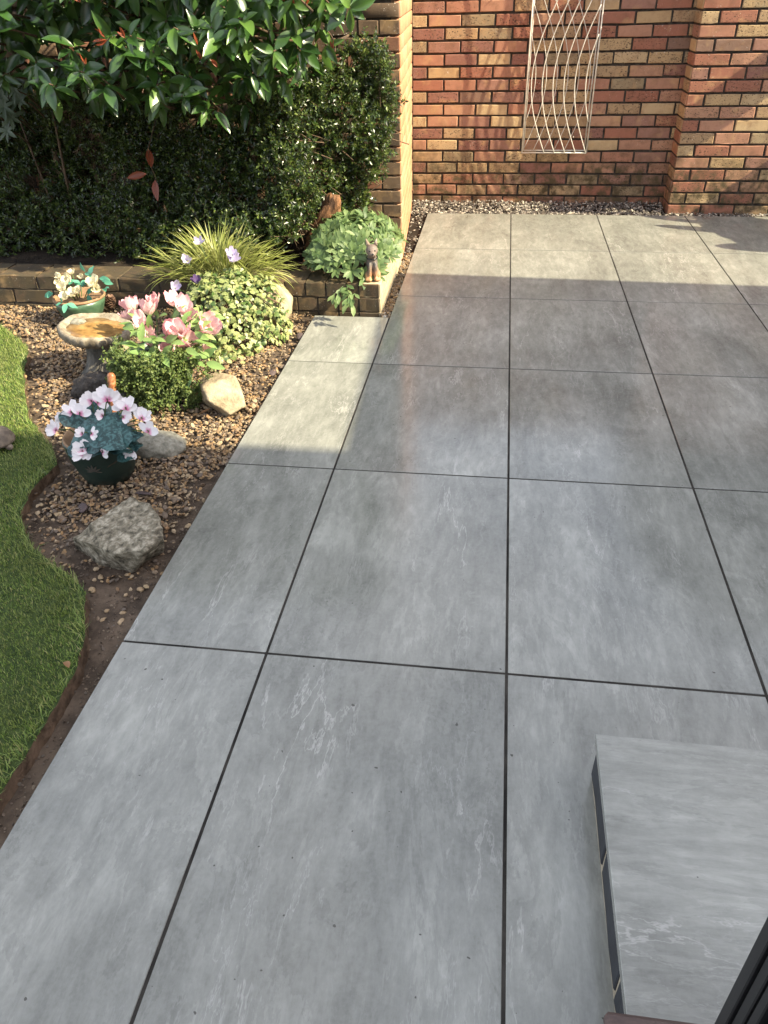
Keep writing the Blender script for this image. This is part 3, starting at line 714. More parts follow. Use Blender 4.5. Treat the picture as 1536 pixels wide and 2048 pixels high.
# ------------------------------------------------------------------ small-leaved hedge below
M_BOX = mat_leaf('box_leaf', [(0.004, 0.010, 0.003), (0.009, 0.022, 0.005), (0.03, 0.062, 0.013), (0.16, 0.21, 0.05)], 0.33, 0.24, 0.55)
def small_hedge():
    base = Vector((-1.5, 3.1, 0.12))
    t = thing('small_leaved_hedge', 'dense dark hedge of tiny leaves growing between the kerb and dark wall', 'hedge', base)
    poly = [(-200, 130), (200, 190), (450, 230), (580, 190), (660, 120), (745, 80), (775, 130), (788, 200), (782, 290), (745, 365), (735, 420), (690, 440), (620, 445), (560, 500), (440, 505), (330, 520), (240, 525), (150, 522), (60, 520), (-200, 515)]
    C_, D_ = [], []
    cnt = 0
    while cnt < 9500:
        x = random.uniform(-200, 790); y = random.uniform(80, 520)
        if not point_in(poly, x, y): continue
        f = min(1, max(0, (x - 120) / 420))            # right part bulges forward, left part recedes
        lumps = 0.16 * mnoise.noise(Vector((x / 120, y / 120, 3.3)))
        Yf = 3.16 - 0.42 * f + 1.2 * lumps + (-0.25 * max(0, (y - 400) / 120) if x < 500 else 0)
        if x > 600: Yf += 0.34 * min(1, (x - 600) / 130)
        Y = Yf + abs(random.gauss(0, .07)) if random.random() < .75 else Yf + random.uniform(0, .3)
        if Y > 3.33: Y = 3.33 - random.random() * .05
        # ragged gaps
        if mnoise.noise(Vector((x / 55, y / 55, 9.1))) < -0.22 and random.random() < 0.8: cnt += 1; continue
        dens = 1.0 if f > 0.45 else 0.8
        if y > 470 and x < 420: dens *= 0.6
        cnt += 1
        if random.random() > dens: continue
        C_.append(gy(x, y, Y)[:]); d = Vector((random.gauss(.15, .5), random.gauss(-.6, .4), random.gauss(.55, .45))).normalized(); D_.append(d[:])
    C_ = np.array(C_); D_ = np.array(D_); k = 17
    n = len(C_)
    Lr = rng.uniform(.05, .11, n)
    tt = np.linspace(0, 1, k)[None, :]
    P = C_[:, None] + D_[:, None] * (tt * Lr[:, None])[..., None]
    ref = rng.normal(size=(n, 3)); a = np.cross(D_, ref); a /= np.linalg.norm(a, axis=1, keepdims=True); b = np.cross(D_, a)
    al = np.arange(k)[None, :] * 2.4 + rng.uniform(0, 6, (n, 1))
    rad = a[:, None] * np.cos(al)[..., None] + b[:, None] * np.sin(al)[..., None]
    ax = rad * 0.9 + D_[:, None] * 0.7 + rng.normal(0, .2, (n, k, 3))
    nm = D_[:, None] * 0.8 - rad * 0.3 + rng.normal(0, .45, (n, k, 3))
    A = frames(P.reshape(-1, 3), ax.reshape(-1, 3), nm.reshape(-1, 3), rng.uniform(.014, .027, n * k))
    A[:, :3, 3] -= np.array(base)
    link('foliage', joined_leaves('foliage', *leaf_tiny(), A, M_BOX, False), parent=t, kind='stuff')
    bm = bmesh.new()
    for i in range(n):
        if random.random() < .35:
            p = Vector(C_[i]) - base; d = Vector(D_[i]); tube(bm, [p - d * .12 + Vector((0, .03, 0)), p, p + d * Lr[i]], [.003, .002, .001], 4, False)
    for i in range(14):
        p = Vector((-1.3 + i * 0.15, random.uniform(.12, .22), -0.03)); q = p + Vector((random.uniform(-.25, .25), random.uniform(-.25, .05), random.uniform(.4, .9)))
        tube(bm, [p, p.lerp(q, .4) + rand_unit() * .05, q], [.012, .009, .005], 6)
    link('twigs', mesh_from_bm('twigs', bm, True, M_BARK), parent=t, kind='stuff')
small_hedge()

# whorled greyish-green shrub at the far left
M_CHOI = mat_leaf('dull_leaf', [(0.05, 0.075, 0.04), (0.085, 0.11, 0.06)], 0.5, 0.2, 0.4)
def whorl_shrub():
    base = Vector((-2.35, 2.8, 0.12)); t = thing('whorled_shrub', 'dull grey-green whorled leaves poking out of the hedge at far left', 'shrub', base)
    mats = []; bm = bmesh.new()
    for (x, y) in ((8, 215), (22, 235), (40, 200), (4, 190), (30, 180), (-30, 220), (15, 262)):
        c = gy(x, y, 2.74 + random.uniform(-.04, .06)); ax = Vector((random.gauss(0, .2), -.8, .45)).normalized(); a = ax.orthogonal().normalized(); b = ax.cross(a)
        for j in range(7):
            al = j * 2 * pi / 7; rad = a * cos(al) + b * sin(al); s = random.uniform(.055, .08)
            mats.append(axes_matrix(c, rad + ax * .25, ax - rad * .2, (s, s, s)))
        tube(bm, [c - base + Vector((.02, .16, -.10)), c - base + Vector((.01, .08, -.03)), c - base], [.005, .004, .003], 5)
    leaf_parts(t, 'leaf', [leaf_grid(1, .30, 4, .15, .2, seed=2)], mats, M_CHOI, 60)
    link('stem', mesh_from_bm('stem', bm, True, M_BARK), parent=t)
whorl_shrub()

# ------------------------------------------------------------------ pale rosette plant at kerb corner
M_ROSE = mat_leaf('pale_leaf', [(0.055, 0.10, 0.035), (0.115, 0.18, 0.065), (0.22, 0.29, 0.12)], 0.5, 0.30, 0.35)
def rosette_plant():
    base = Vector((-0.86, 2.85, 0.12)); t = thing('pale_green_plant', 'mound of pale green tongue-shaped leaves spilling over the kerb corner', 'plant', base)
    mats = []
    for i in range(190):
        u = random.random() ** .5; al = random.uniform(0, 2 * pi)
        x = -0.84 + 0.25 * u * cos(al) ; yv = 2.83 + 0.40 * u * sin(al)
        h = 0.14 + 0.21 * sqrt(max(0, 1 - u * u)) + 0.03 * mnoise.noise(Vector((x * 9, yv * 9, 0)))
        if yv < 2.42 and x > -.78: continue
        if x > -0.66: x = -0.66 + random.random() * .04
        out = Vector((x + .84, (yv - 2.83) * .6, .22 * (1.1 - u))).normalized()
        c = Vector((x, yv, h)) ; ax = (out + Vector((0.1, -.15, .45)) + rand_unit() * .3).normalized(); a = ax.orthogonal().normalized(); b = ax.cross(a)
        for j in range(9):
            a2 = j * 2.4 + i; rad = a * cos(a2) + b * sin(a2); s = random.uniform(.04, .07)
            mats.append(axes_matrix(c, rad * random.uniform(.6, 1.1) + ax * .7, ax - rad * .5, (s, s, s)))
    for (x, y) in ((690, 575), (705, 590), (655, 565), (720, 560), (630, 545), (672, 588), (700, 600)):
        c = gz(x, y, 0.13)
        for j in range(8):
            d = Vector((random.gauss(0, .6), -.7, random.gauss(-.35, .4))); s = random.uniform(.045, .07)
            mats.append(axes_matrix(c + rand_unit() * .015, d, Vector((.2, -.4, .9)) + rand_unit() * .4, (s, s, s)))
    leaf_parts(t, 'leaf', [leaf_grid(1, .36, 4, .12, .25, tipw=.06, shape=1.6, seed=i) for i in range(3)], mats, M_ROSE, 300)
    bm = bmesh.new()
    for i in range(30):
        p = Vector((random.uniform(-.1, .1), random.uniform(-.15, .2), -.02)); q = p * 2.0; q.z = random.uniform(.08, .2)
        tube(bm, [p, p.lerp(q, .5) + Vector((0, 0, .03)), q], .004, 5)
    link('stem', mesh_from_bm('stem', bm, True, M_BARK), parent=t, kind='stuff')
rosette_plant()

# ------------------------------------------------------------------ ivy mound
M_IVY = mat_leaf('variegated_ivy', [(0.035, 0.075, 0.022), (0.075, 0.13, 0.035), (0.14, 0.19, 0.055)], 0.42, 0.22, 0.45, edge=((0.34, 0.36, 0.15), 24.0))
def ivy_leaf(seed):
    r = random.Random(seed); pr = [(0, 0), (.28, .02), (.46, .28), (.30, .46), (.34, .66), (.12, .72), (0, 1.0)]
    V = [(0, .4, .05)] + [(x, y, .08 * x - .12 * y * y) for x, y in pr] + [(-x, y, .08 * x - .12 * y * y) for x, y in pr[-2:0:-1]]
    n = len(V) - 1; return np.array(V), np.array([(0, 1 + i, 1 + (i + 1) % n) for i in range(n)])
def ivy():
    cx, cy, cz = -1.335, 2.14, -0.03; rx, ry, rz = .27, .30, .30
    base = Vector((cx, cy, -.03)); t = thing('ivy_mound', 'rounded mound of small variegated cream-edged ivy by the pink bouquet', 'ivy', base)
    mats = []
    for i in range(2300):
        z = random.random() ** .8; al = random.uniform(0, 2 * pi); rr = sqrt(1 - z * z)
        dirn = Vector((rr * cos(al), rr * sin(al), z)); k = 1 + .13 * mnoise.noise(dirn * 3.1) + random.gauss(0, .025) - (random.random() < .3) * random.random() * .12
        p = Vector((cx + rx * dirn.x * k, cy + ry * dirn.y * k, cz + rz * dirn.z * k)); s = random.uniform(.02, .036)
        nn = (dirn + Vector((.2, -.15, .35)) + rand_unit() * .55)
        d = rand_unit() + Vector((0, -.3, -.5)) + dirn * .2
        mats.append(axes_matrix(p, d, nn, (s, s, s)))
    for (x, y) in ((445, 705), (425, 712), (440, 690), (470, 712), (455, 722), (505, 700), (415, 690)):   # trailing sprays at its foot
        c = gz(x, y, 0.0)
        for j in range(14): mats.append(axes_matrix(c + Vector((random.gauss(0, .03), random.gauss(0, .03), random.uniform(0, .03))), rand_unit(), Vector((.1, -.2, 1)) + rand_unit() * .3, (.028,) * 3))
    leaf_parts(t, 'leaf', [ivy_leaf(0)], mats, M_IVY, 300)
    bm = bmesh.new()
    for i in range(60):
        al = random.uniform(0, 6.28); e = Vector((cos(al) * rx * .9, sin(al) * ry * .9, random.uniform(.0, .2)))
        tube(bm, [Vector((0, 0, .02)), e * .5 + Vector((0, 0, .15)), e], .003, 5)
    link('stem', mesh_from_bm('stem', bm, True, M_BARK), parent=t, kind='stuff')
ivy()

# ------------------------------------------------------------------ spiky grass plant behind ivy
M_STRAP = mat_leaf('yellow_green_strap', [(0.15, 0.19, 0.04), (0.27, 0.30, 0.075), (0.42, 0.42, 0.18)], 0.4, 0.28, 0.45)
M_LILAC = mat_leaf('lilac_petal', [(0.42, 0.36, 0.58), (0.55, 0.48, 0.68)], 0.6, 0.3, 0.3)
M_PURPLE = mat_leaf('purple_petal', [(0.06, 0.03, 0.10), (0.10, 0.06, 0.16)], 0.6, 0.2, 0.3)
M_STEM = mat_simple('green_stem', (0.06, 0.10, 0.03), (0.10, 0.15, 0.05), 20, 0.6, 0.2, 0.002)
def petal_mesh(name, mat, L=1, W=.7, cup=.25, seed=0, ruffle=.06):
    V = []; Fc = []; r = random.Random(seed)
    for i in range(6):
        t = i / 5; ww = W / 2 * (sin(pi * (0.08 + 0.80 * t)) ** .7)
        for j in range(5):
            u = j / 2 - 1; V.append((u * ww, t * L, cup * t * t + .18 * u * u * ww + ruffle * sin(u * 5 + seed + t * 4) * t))
    for i in range(5):
        for j in range(4):
            a = i * 5 + j; Fc.append((a, a + 1, a + 6, a + 5))
    return np_mesh(name, np.array(V), np.array(Fc), mat, True)
def flower(parent, pos, axis, npet, size, petals, open_=0.8, centre=None, stem_to=None, name='flower', stemmat=None):
    """part flower (its stem / centre) with petals as sub-parts; pos local to parent"""
    axis = Vector(axis).normalized(); pos = Vector(pos)
    bm = bmesh.new()
    if stem_to is not None:
        q = Vector(stem_to); mid = pos.lerp(q, .5) + Vector((0, 0, .015)); tube(bm, [q - pos, mid - pos, Vector((0, 0, 0))], [.0028, .0024, .002], 5)
    bmesh.ops.create_icosphere(bm, subdivisions=1, radius=size * .13)
    f = link(name, mesh_from_bm(name, bm, True, stemmat or M_STEM), parent=parent, loc=pos)
    a = axis.orthogonal().normalized(); b = axis.cross(a); ph = random.uniform(0, 6)
    for j in range(npet):
        al = ph + 2 * pi * j / npet + random.gauss(0, .15); rad = a * cos(al) + b * sin(al); o = open_ + random.gauss(0, .12)
        d = rad * o + axis * (1.0 - .5 * o); s = size * random.uniform(.85, 1.15)
        link('petal', petals[(j + int(ph * 7)) % len(petals)], parent=f, mtx=axes_matrix(Vector((0, 0, 0)) + rad * size * .05, d, axis - rad * .4, (s, s, s)))
    return f
PT_LILAC = [petal_mesh('petal', M_LILAC, 1, .6, .15, i) for i in range(3)]
PT_PURPLE = [petal_mesh('petal', M_PURPLE, 1, .6, .2, i) for i in range(3)]
def spiky():
    base = Vector((-1.45, 2.36, 0.0)); t = thing('spiky_grass_plant', 'spray of arching yellow-green strap leaves with lilac flowers behind the ivy', 'plant', base)
    mes = []
    for i in range(8):
        L = 1.0; rows = 9; V = []; Fc = []; bend = .25 + .15 * i; w0 = .022
        for k in range(rows + 1):
            u = k / rows; ang = bend * u * 1.4; y = 0; 
            # integrate a bending blade
            ww = w0 * (1 - u ** 2.2) * (.6 + .8 * u if u < .5 else 1.0) + .001
            py_ = sum(cos(bend * 1.4 * (q + .5) / rows) / rows for q in range(k)); pz_ = -sum(sin(bend * 1.4 * (q + .5) / rows) / rows for q in range(k))
            V += [(-ww, py_, pz_ + ww * .5), (0, py_, pz_), (ww, py_, pz_ + ww * .5)]
            if k: a = (k - 1) * 3; Fc += [(a, a + 1, a + 4, a + 3), (a + 1, a + 2, a + 5, a + 4)]
        mes.append(np_mesh('leaf', np.array(V), np.array(Fc), M_STRAP, True))
    for i in range(560):
        al = random.uniform(0, 2 * pi); u = random.random() ** .6
        root = Vector((.24 * u * cos(al), .11 * u * sin(al), .17 + .10 * (1 - u)))
        d = Vector((cos(al) * (.15 + .68 * u), sin(al) * (.2 + .45 * u) - .12, 1.1 - .35 * u + random.gauss(0, .15)))
        nn = Vector((0, 0, 1)) - Vector((cos(al), sin(al), 0)) * -.0
        nn = Vector((-cos(al) * .6, -sin(al) * .6, 1)) if d.z < .9 else Vector((-cos(al), -sin(al), .2))
        s = random.uniform(.13, .25)
        link('leaf', random.choice(mes), parent=t, mtx=axes_matrix(root, d, nn + rand_unit() * .2, (s * random.uniform(.8, 1.2), s, s)))
    for (x, y, Yv, size, pt) in ((350, 577, 2.12, .038, PT_LILAC), (393, 566, 2.10, .040, PT_PURPLE), (466, 522, 2.20, .046, PT_LILAC), (464, 510, 2.2, .036, PT_LILAC), (400, 486, 2.24, .036, PT_LILAC), (374, 522, 2.2, .032, PT_LILAC)):
        p = gy(x, y, Yv) - base
        flower(t, p, Vector((.2, -.6, .7)) + rand_unit() * .3, 6, size, pt, .8, stem_to=(p.x * .6, p.y + .12, .1))
spiky()

# ------------------------------------------------------------------ rocks
def rock_mesh(name, pts, mat, cuts=3, amp=.006, fs=22):
    bm = bmesh.new()
    for p in pts: bm.verts.new(p)
    r = bmesh.ops.convex_hull(bm, input=bm.verts[:])
    bmesh.ops.delete(bm, geom=[v for v in bm.verts if not v.link_faces], context='VERTS')
    bmesh.ops.triangulate(bm, faces=bm.faces[:])
    for i in range(cuts): bmesh.ops.subdivide_edges(bm, edges=bm.edges[:], cuts=1, use_grid_fill=True)
    for i in range(1): bmesh.ops.smooth_vert(bm, verts=bm.verts[:], factor=.3, use_axis_x=True, use_axis_y=True, use_axis_z=True)
    bm.normal_update()
    for v in bm.verts:
        d = amp * (fbm(v.co, fs, 5) + .6 * fbm(v.co + Vector((5, 5, 5)), fs * .35, 3)); v.co += v.normal * d
    return mesh_from_bm(name, bm, True, mat)
def blob_pts(c, r, n=26, jit=.12, flat=1.0, seed=0):
    rr = random.Random(seed); out = []
    for i in range(n):
        z = 1 - 2 * (i + .5) / n; a = i * 2.4; q = sqrt(1 - z * z); k = 1 + rr.uniform(-jit, jit)
        out.append((c[0] + r[0] * q * cos(a) * k, c[1] + r[1] * q * sin(a) * k, c[2] + r[2] * z * k))
    return out
M_ROCK = mat_simple('lichen_rock', (0.045, 0.04, 0.03), (0.19, 0.165, 0.12), 48, 0.9, 1.0, 0.009, 0.2, 9, (0.42, 0.38, 0.30))
M_ROCK2 = mat_simple('speckled_stone', (0.11, 0.105, 0.085), (0.19, 0.18, 0.145), 60, 0.85, 0.6, 0.003, 0.3, 6, (0.26, 0.25, 0.21))
M_LIME = mat_simple('pale_limestone', (0.17, 0.13, 0.085), (0.29, 0.235, 0.155), 16, 0.9, 1.0, 0.008, 0.3, 8, (0.37, 0.31, 0.22))
M_DARKROCK = mat_simple('dark_rough_rock', (0.03, 0.026, 0.024), (0.075, 0.065, 0.058), 30, 0.95, 1.0, 0.012, 0.2, 8)
def place_rock(name, label, me_pts, mat, cuts=3, amp=.006, fs=22):
    P = [Vector(p) for p in me_pts]; b = Vector((sum(p.x for p in P) / len(P), sum(p.y for p in P) / len(P), -.04))
    o = link(name, rock_mesh(name, [p - b for p in P], mat, cuts, amp, fs), loc=b); tag(o, label, 'rock'); return o
fr = [gz(146, 1074, .045), gz(262, 992, .110), gz(300, 1008, .118), gz(322, 1040, .105), gz(326, 1078, .08), gz(232, 1108, .065), gz(290, 1100, .085), gz(180, 1050, .075),
      gz(150, 1104, -.045), gz(200, 1132, -.045), gz(262, 1150, -.045), gz(326, 1108, -.045), gz(322, 1085, -.045), gz(190, 1060, -.045), gz(235, 1030, -.045)]
place_rock('rock', 'angular grey lichen-mottled rock on the gravel in front of the cyclamen pot', fr, M_ROCK, 5, .0075, 18)
c = gz(316, 890, 0.005)
place_rock('rock', 'smooth rounded flat grey-green stone right of the cyclamen pot', blob_pts((c.x, c.y, .0), (.115, .085, .055), 30, .05, seed=3), M_ROCK2, 3, .002, 30)
lp = [gz(405, 775, .10), gz(430, 742, .12), gz(470, 752, .12), gz(486, 790, .07), gz(490, 812, .03), gz(460, 828, .01), gz(415, 800, .07), gz(395, 760, .06),
      gz(398, 800, -.04), gz(455, 838, -.04), gz(492, 818, -.04), gz(480, 775, -.04), gz(400, 765, -.04)]
place_rock('rock', 'sunlit pale limestone block between the pink bouquet and the paving', lp, M_LIME, 4, .005, 20)
c = gz(556, 640, 0)
place_rock('rock', 'rounded tan boulder at the right edge of the ivy mound', blob_pts((-1.17, 2.27, .07), (.105, .12, .125), 26, .07, seed=8), M_LIME, 3, .004, 16)
c = gz(186, 785, .0)
place_rock('rock', 'dark gnarled rock below the bird bath pedestal', blob_pts((c.x + .03, c.y + .02, -.005), (.13, .085, .075), 26, .13, seed=5), M_DARKROCK, 4, .014, 26)
c = gz(222, 715, .03)
place_rock('rock', 'pale flat-topped stone block just right of the bird bath pedestal', blob_pts((c.x + .02, c.y + .06, .01), (.075, .08, .07), 16, .15, seed=9), M_LIME, 3, .004, 20)
c = gz(250, 800, .0)
place_rock('rock', 'black rough rock in shadow behind the brown stake', blob_pts((c.x + .03, c.y + .02, .0), (.10, .07, .07), 22, .12, seed=15), M_DARKROCK, 3, .012, 26)

# ------------------------------------------------------------------ gravel
def stone_variants(n):
    out = []
    for i in range(n):
        bm = bmesh.new(); bmesh.ops.create_icosphere(bm, subdivisions=1, radius=1.0)
        r = random.Random(i)
        sx, sy, sz = r.uniform(.75, 1.25), r.uniform(.55, 1.0), r.uniform(.22, .48)
        for v in bm.verts:
            v.co = Vector((v.co.x * sx, v.co.y * sy, v.co.z * sz)) * r.uniform(.72, 1.2)
        bm.verts.ensure_lookup_table()
        V = np.array([v.co[:] for v in bm.verts]); Fc = np.array([[v.index for v in f.verts] for f in bm.faces]); bm.free(); out.append((V, Fc))
    return out
SV = stone_variants(12)
def mat_gravel(name, cols):
    k = NT(name); g = k.n('ShaderNodeNewGeometry')
    c = k.ramp(g.outputs['Random Per Island'], [(i / len(cols), p) for i, p in enumerate(cols)], 'CONSTANT')
    nz = k.noise(g.outputs['Position'], 90, 4, .6)
    c = k.mix(k.math('MULTIPLY', k.math('SUBTRACT', nz, .4, clamp=True), 2.0, clamp=True), c, (0.10, 0.07, 0.045))
    return k.fin(c, .75, k.bump(nz, .4, .003), .35)
def scatter(name, P, Z, size, mat, tilt=.5):
    n = len(P); var = rng.integers(0, len(SV), n); parts = []
    q = rng.normal(size=(n, 3)); nrm = np.array([0, 0, 1.0]) + rng.normal(0, tilt, (n, 3)); A = frames(np.column_stack([P, Z]), q * np.array([1, 1, .3]), nrm, size)
    Vs, Fs, off = [], [], 0
    for i, (V, Fc) in enumerate(SV):
        a = A[var == i]
        if not len(a): continue
        W = np.einsum('nij,kj->nki', a[:, :3, :3], V) + a[:, None, :3, 3]
        Fs.append((Fc[None] + (np.arange(len(a)) * len(V))[:, None, None]).reshape(-1, 3) + off); Vs.append(W.reshape(-1, 3)); off += len(a) * len(V)
    return np_mesh(name, np.concatenate(Vs), np.concatenate(Fs), mat, False)
M_GRAV = mat_gravel('brown_gravel', [(0.18, 0.12, 0.07), (0.25, 0.165, 0.085), (0.14, 0.095, 0.062), (0.31, 0.23, 0.135), (0.22, 0.13, 0.065), (0.10, 0.078, 0.062), (0.34, 0.26, 0.165), (0.19, 0.14, 0.095), (0.27, 0.165, 0.075), (0.14, 0.105, 0.078)])
M_GRAV2 = mat_gravel('grey_gravel', [(0.22, 0.20, 0.18), (0.07, 0.065, 0.06), (0.36, 0.33, 0.28), (0.045, 0.042, 0.04), (0.13, 0.12, 0.11), (0.44, 0.40, 0.34), (0.10, 0.085, 0.07), (0.06, 0.055, 0.052)])
N = 42000
P = np.column_stack([rng.uniform(-3.0, -0.99, N), rng.uniform(-0.2, 2.43, N)])
P = P[~inside(P, LAWN)]
ed = edge_dist(P, LAWN)
xr = -0.985 - P[:, 0]
dens = np.clip((P[:, 1] - 0.15) / 0.45, 0.04, 1) * np.clip(ed / 0.10, 0.15, 1) * np.where(P[:, 1] > .9, 1, np.clip(xr / 0.12, .12, 1)) * np.where((P[:, 1] > 1.5) & (xr < .10), .35, 1)
P = P[rng.random(len(P)) < dens]
Z = soil_z(P) + rng.uniform(-.002, .012, len(P)) + 0.010 * (P[:, 1] > .5)
g1 = link('gravel', scatter('gravel', P, Z, rng.uniform(.0048, .0100, len(P)) * rng.choice([1, 1, 1, 1.35], len(P)), M_GRAV), kind='stuff')
tag(g1, 'loose brown and tan gravel covering the flower bed soil', 'gravel')
N = 9000
P = np.column_stack([rng.uniform(-0.76, 2.3, N), rng.uniform(2.35, 4.8, N)])
keep = ((P[:, 1] > 4.478) & ((P[:, 0] < 1.08) | (P[:, 1] < 4.575))) | ((P[:, 0] < -0.605) & (P[:, 0] > np.where(P[:, 1] < 3.37, -0.637, -0.645 - (P[:, 1] - 3.37) * .0646)))
P = P[keep]
P2 = np.column_stack([rng.uniform(-0.645, -.603, 800), rng.uniform(2.37, 3.5, 800)])
P3 = np.column_stack([rng.uniform(-0.73, 2.2, 5500), rng.uniform(4.478, 4.80, 5500)]); P3 = P3[(P3[:, 0] < 1.08) | (P3[:, 1] < 4.575)]
P = np.concatenate([P, P3])
Z = -0.012 + rng.uniform(-.006, .012, len(P)) + np.clip((P[:, 1] - 4.6) * .12, 0, .03)
g2 = link('gravel', scatter('gravel', P, Z, rng.uniform(.007, .012, len(P)), M_GRAV2), kind='stuff'); tag(g2, 'grey and white gravel strip at the foot of the brick wall', 'gravel')
g3 = link('gravel', scatter('gravel', P2, -0.012 + rng.uniform(-.005, .01, len(P2)), rng.uniform(.006, .010, len(P2)), M_GRAV), kind='stuff'); tag(g3, 'thin line of brown gravel between kerb end and patio', 'gravel')

# crumbs of soil and grit on the bare strip between lawn and paving
M_CRUMB = mat_gravel('soil_crumb', [(0.07, 0.05, 0.035), (0.11, 0.08, 0.058), (0.05, 0.036, 0.026), (0.15, 0.115, 0.08), (0.085, 0.07, 0.055)])
P = np.column_stack([rng.uniform(-1.75, -0.988, 16000), rng.uniform(-0.75, 1.3, 16000)])
P = P[~inside(P, LAWN)]
clump = nz2(P, 14.0); P = P[rng.random(len(P)) < np.clip(.5 + 1.2 * clump, .08, 1)]
g4 = link('soil_crumbs', scatter('soil_crumbs', P, soil_z(P) + rng.uniform(-.001, .003, len(P)), rng.uniform(.0018, .0052, len(P)), M_CRUMB, .9), kind='stuff'); tag(g4, 'crumbs of dark soil and grit on the bare strip beside the lawn', 'soil')
# slate flakes and a few loose flints that read singly
M_SLATE = mat_simple('purple_slate', (0.05, 0.035, 0.035), (0.085, 0.06, 0.058), 20, 0.7, 0.5, 0.004)
for (x, y, s, lab) in ((288, 986, .034, 'flat purple slate flake between the angular rock and the cyclamen pot'), (165, 1015, .030, 'flat dark slate flake left of the angular rock'), (545, 745, .03, 'thin purple slate flake near the paving edge by the ivy'), (600, 672, .035, 'long reddish slate flake on bare soil by the top of the narrow paving')):
    o = link('slate_flake', rock_mesh('slate_flake', blob_pts((0, 0, 0), (s, s * .6, s * .16), 14, .2, seed=int(x)), M_SLATE, 1, .002, 40), loc=gz(x, y, -.012), rot=(random.gauss(0, .2), random.gauss(0, .2), random.uniform(0, 6)))
    tag(o, lab, 'stone')
M_FLINT = mat_simple('tan_flint', (0.22, 0.15, 0.08), (0.36, 0.27, 0.17), 30, 0.7, 0.5, 0.003)
for i, (x, y) in enumerate(((155, 1192), (213, 1222), (242, 1244), (206, 1240), (170, 1212), (245, 1226), (110, 1150), (252, 1190), (130, 1130), (282, 1178), (185, 1180), (255, 1150))):
    s = random.uniform(.010, .016)
    o = link('loose_stone', rock_mesh('loose_stone', blob_pts((0, 0, 0), (s, s * .7, s * .55), 12, .25, seed=i), M_FLINT, 1, .001, 60), loc=gz(x, y, -.03), rot=(0, 0, random.uniform(0, 6)))
    tag(o, 'small tan flint lying loose on bare soil at the front of the bed', 'stone', 'loose flints on the bare soil')
M_DRY = mat_leaf('dry_leaf', [(0.25, 0.13, 0.06), (0.32, 0.19, 0.10)], 0.7, 0.2, 0.3)
o = link('fallen_leaf', np_mesh('fallen_leaf', *leaf_grid(.03, .016, 5, .4, .3), M_DRY, True), loc=gz(138, 1336, .026), rot=(.2, .1, .8)); tag(o, 'curled tan fallen leaf lying on the lawn edge', 'leaf')
o = link('fallen_leaf', np_mesh('fallen_leaf', *leaf_grid(.05, .014, 5, .3, -.2), M_DRY, True), loc=gz(398, 828, -.015), rot=(.1, .2, -1.0)); tag(o, 'narrow dry leaf lying on gravel below the limestone block', 'leaf')

# ------------------------------------------------------------------ bird bath
M_BATH = mat_simple('weathered_bath', (0.13, 0.105, 0.075), (0.29, 0.25, 0.19), 24, 0.9, 1.0, 0.006, 0.3, 7, stretch=(1, 1, .5))
M_BATHIN = mat_simple('ochre_bowl', (0.11, 0.06, 0.022), (0.25, 0.145, 0.05), 22, 0.3, 0.25, 0.002, 0.5, 7, (0.36, 0.23, 0.09))
M_PED = mat_simple('dark_pedestal', (0.05, 0.047, 0.042), (0.13, 0.12, 0.105), 26, 0.9, 1.0, 0.008, 0.3, stretch=(1, 1, .3))
bb_base = gz(204, 752, -.035)
bath = thing('bird_bath', 'small weathered tree-stump style bird bath with ochre bowl', 'bird bath', bb_base)
ax_t = Matrix.Rotation(radians(7), 4, Vector((fwd.x, fwd.y, 0)).normalized())
bath.rotation_euler = ax_t.to_euler()
BH = 0.235
def flute(r, z, a, j):
    g = .030 * mnoise.noise(Vector((cos(a) * 9, sin(a) * 9, z * 4))) + .022 * sin(a * 37 + 3 * sin(a * 2)) 
    k = 1 + g * (1.3 if j in (1, 2, 3, 4) else .45 if j in (5, 6) else .12)
    return r * k, z + (.003 * sin(a * 5 + 1) + .002 * mnoise.noise(Vector((cos(a) * 7, sin(a) * 7, 3)))) * (j > 4)
link('bowl', lathe('bowl', [(.055, BH - .075), (.085, BH - .068), (.115, BH - .058), (.138, BH - .045), (.152, BH - .028), (.158, BH - .010), (.155, BH + .001), (.146, BH + .004), (.136, BH - .002), (.120, BH - .014), (.06, BH - .022), (.004, BH - .023)], 104, M_BATH, flute), parent=bath)
link('water', lathe('water', [(.1235, BH - .0135), (.1230, BH - .0120), (.06, BH - .0118), (.002, BH - .0117)], 48, M_BATHIN), parent=bath)
def pedf(r, z, a, j): return r * (1 + .07 * sin(a * 9 + z * 20) + .05 * mnoise.noise(Vector((cos(a) * 4, sin(a) * 4, z * 14)))), z
link('pedestal', lathe('pedestal', [(.085, 0), (.078, .02), (.062, .045), (.052, .08), (.050, .11), (.056, .14), (.07, .168)], 40, M_PED, pedf), parent=bath)
pb = link('pebble', rock_mesh('pebble', blob_pts((0, 0, 0), (.042, .035, .016), 18, .12, seed=21), M_ROCK2, 2, .003, 40), loc=bb_base + Vector((-.075, .04, BH - .002)))
tag(pb, 'rough grey stone lying in the bird bath bowl', 'stone')

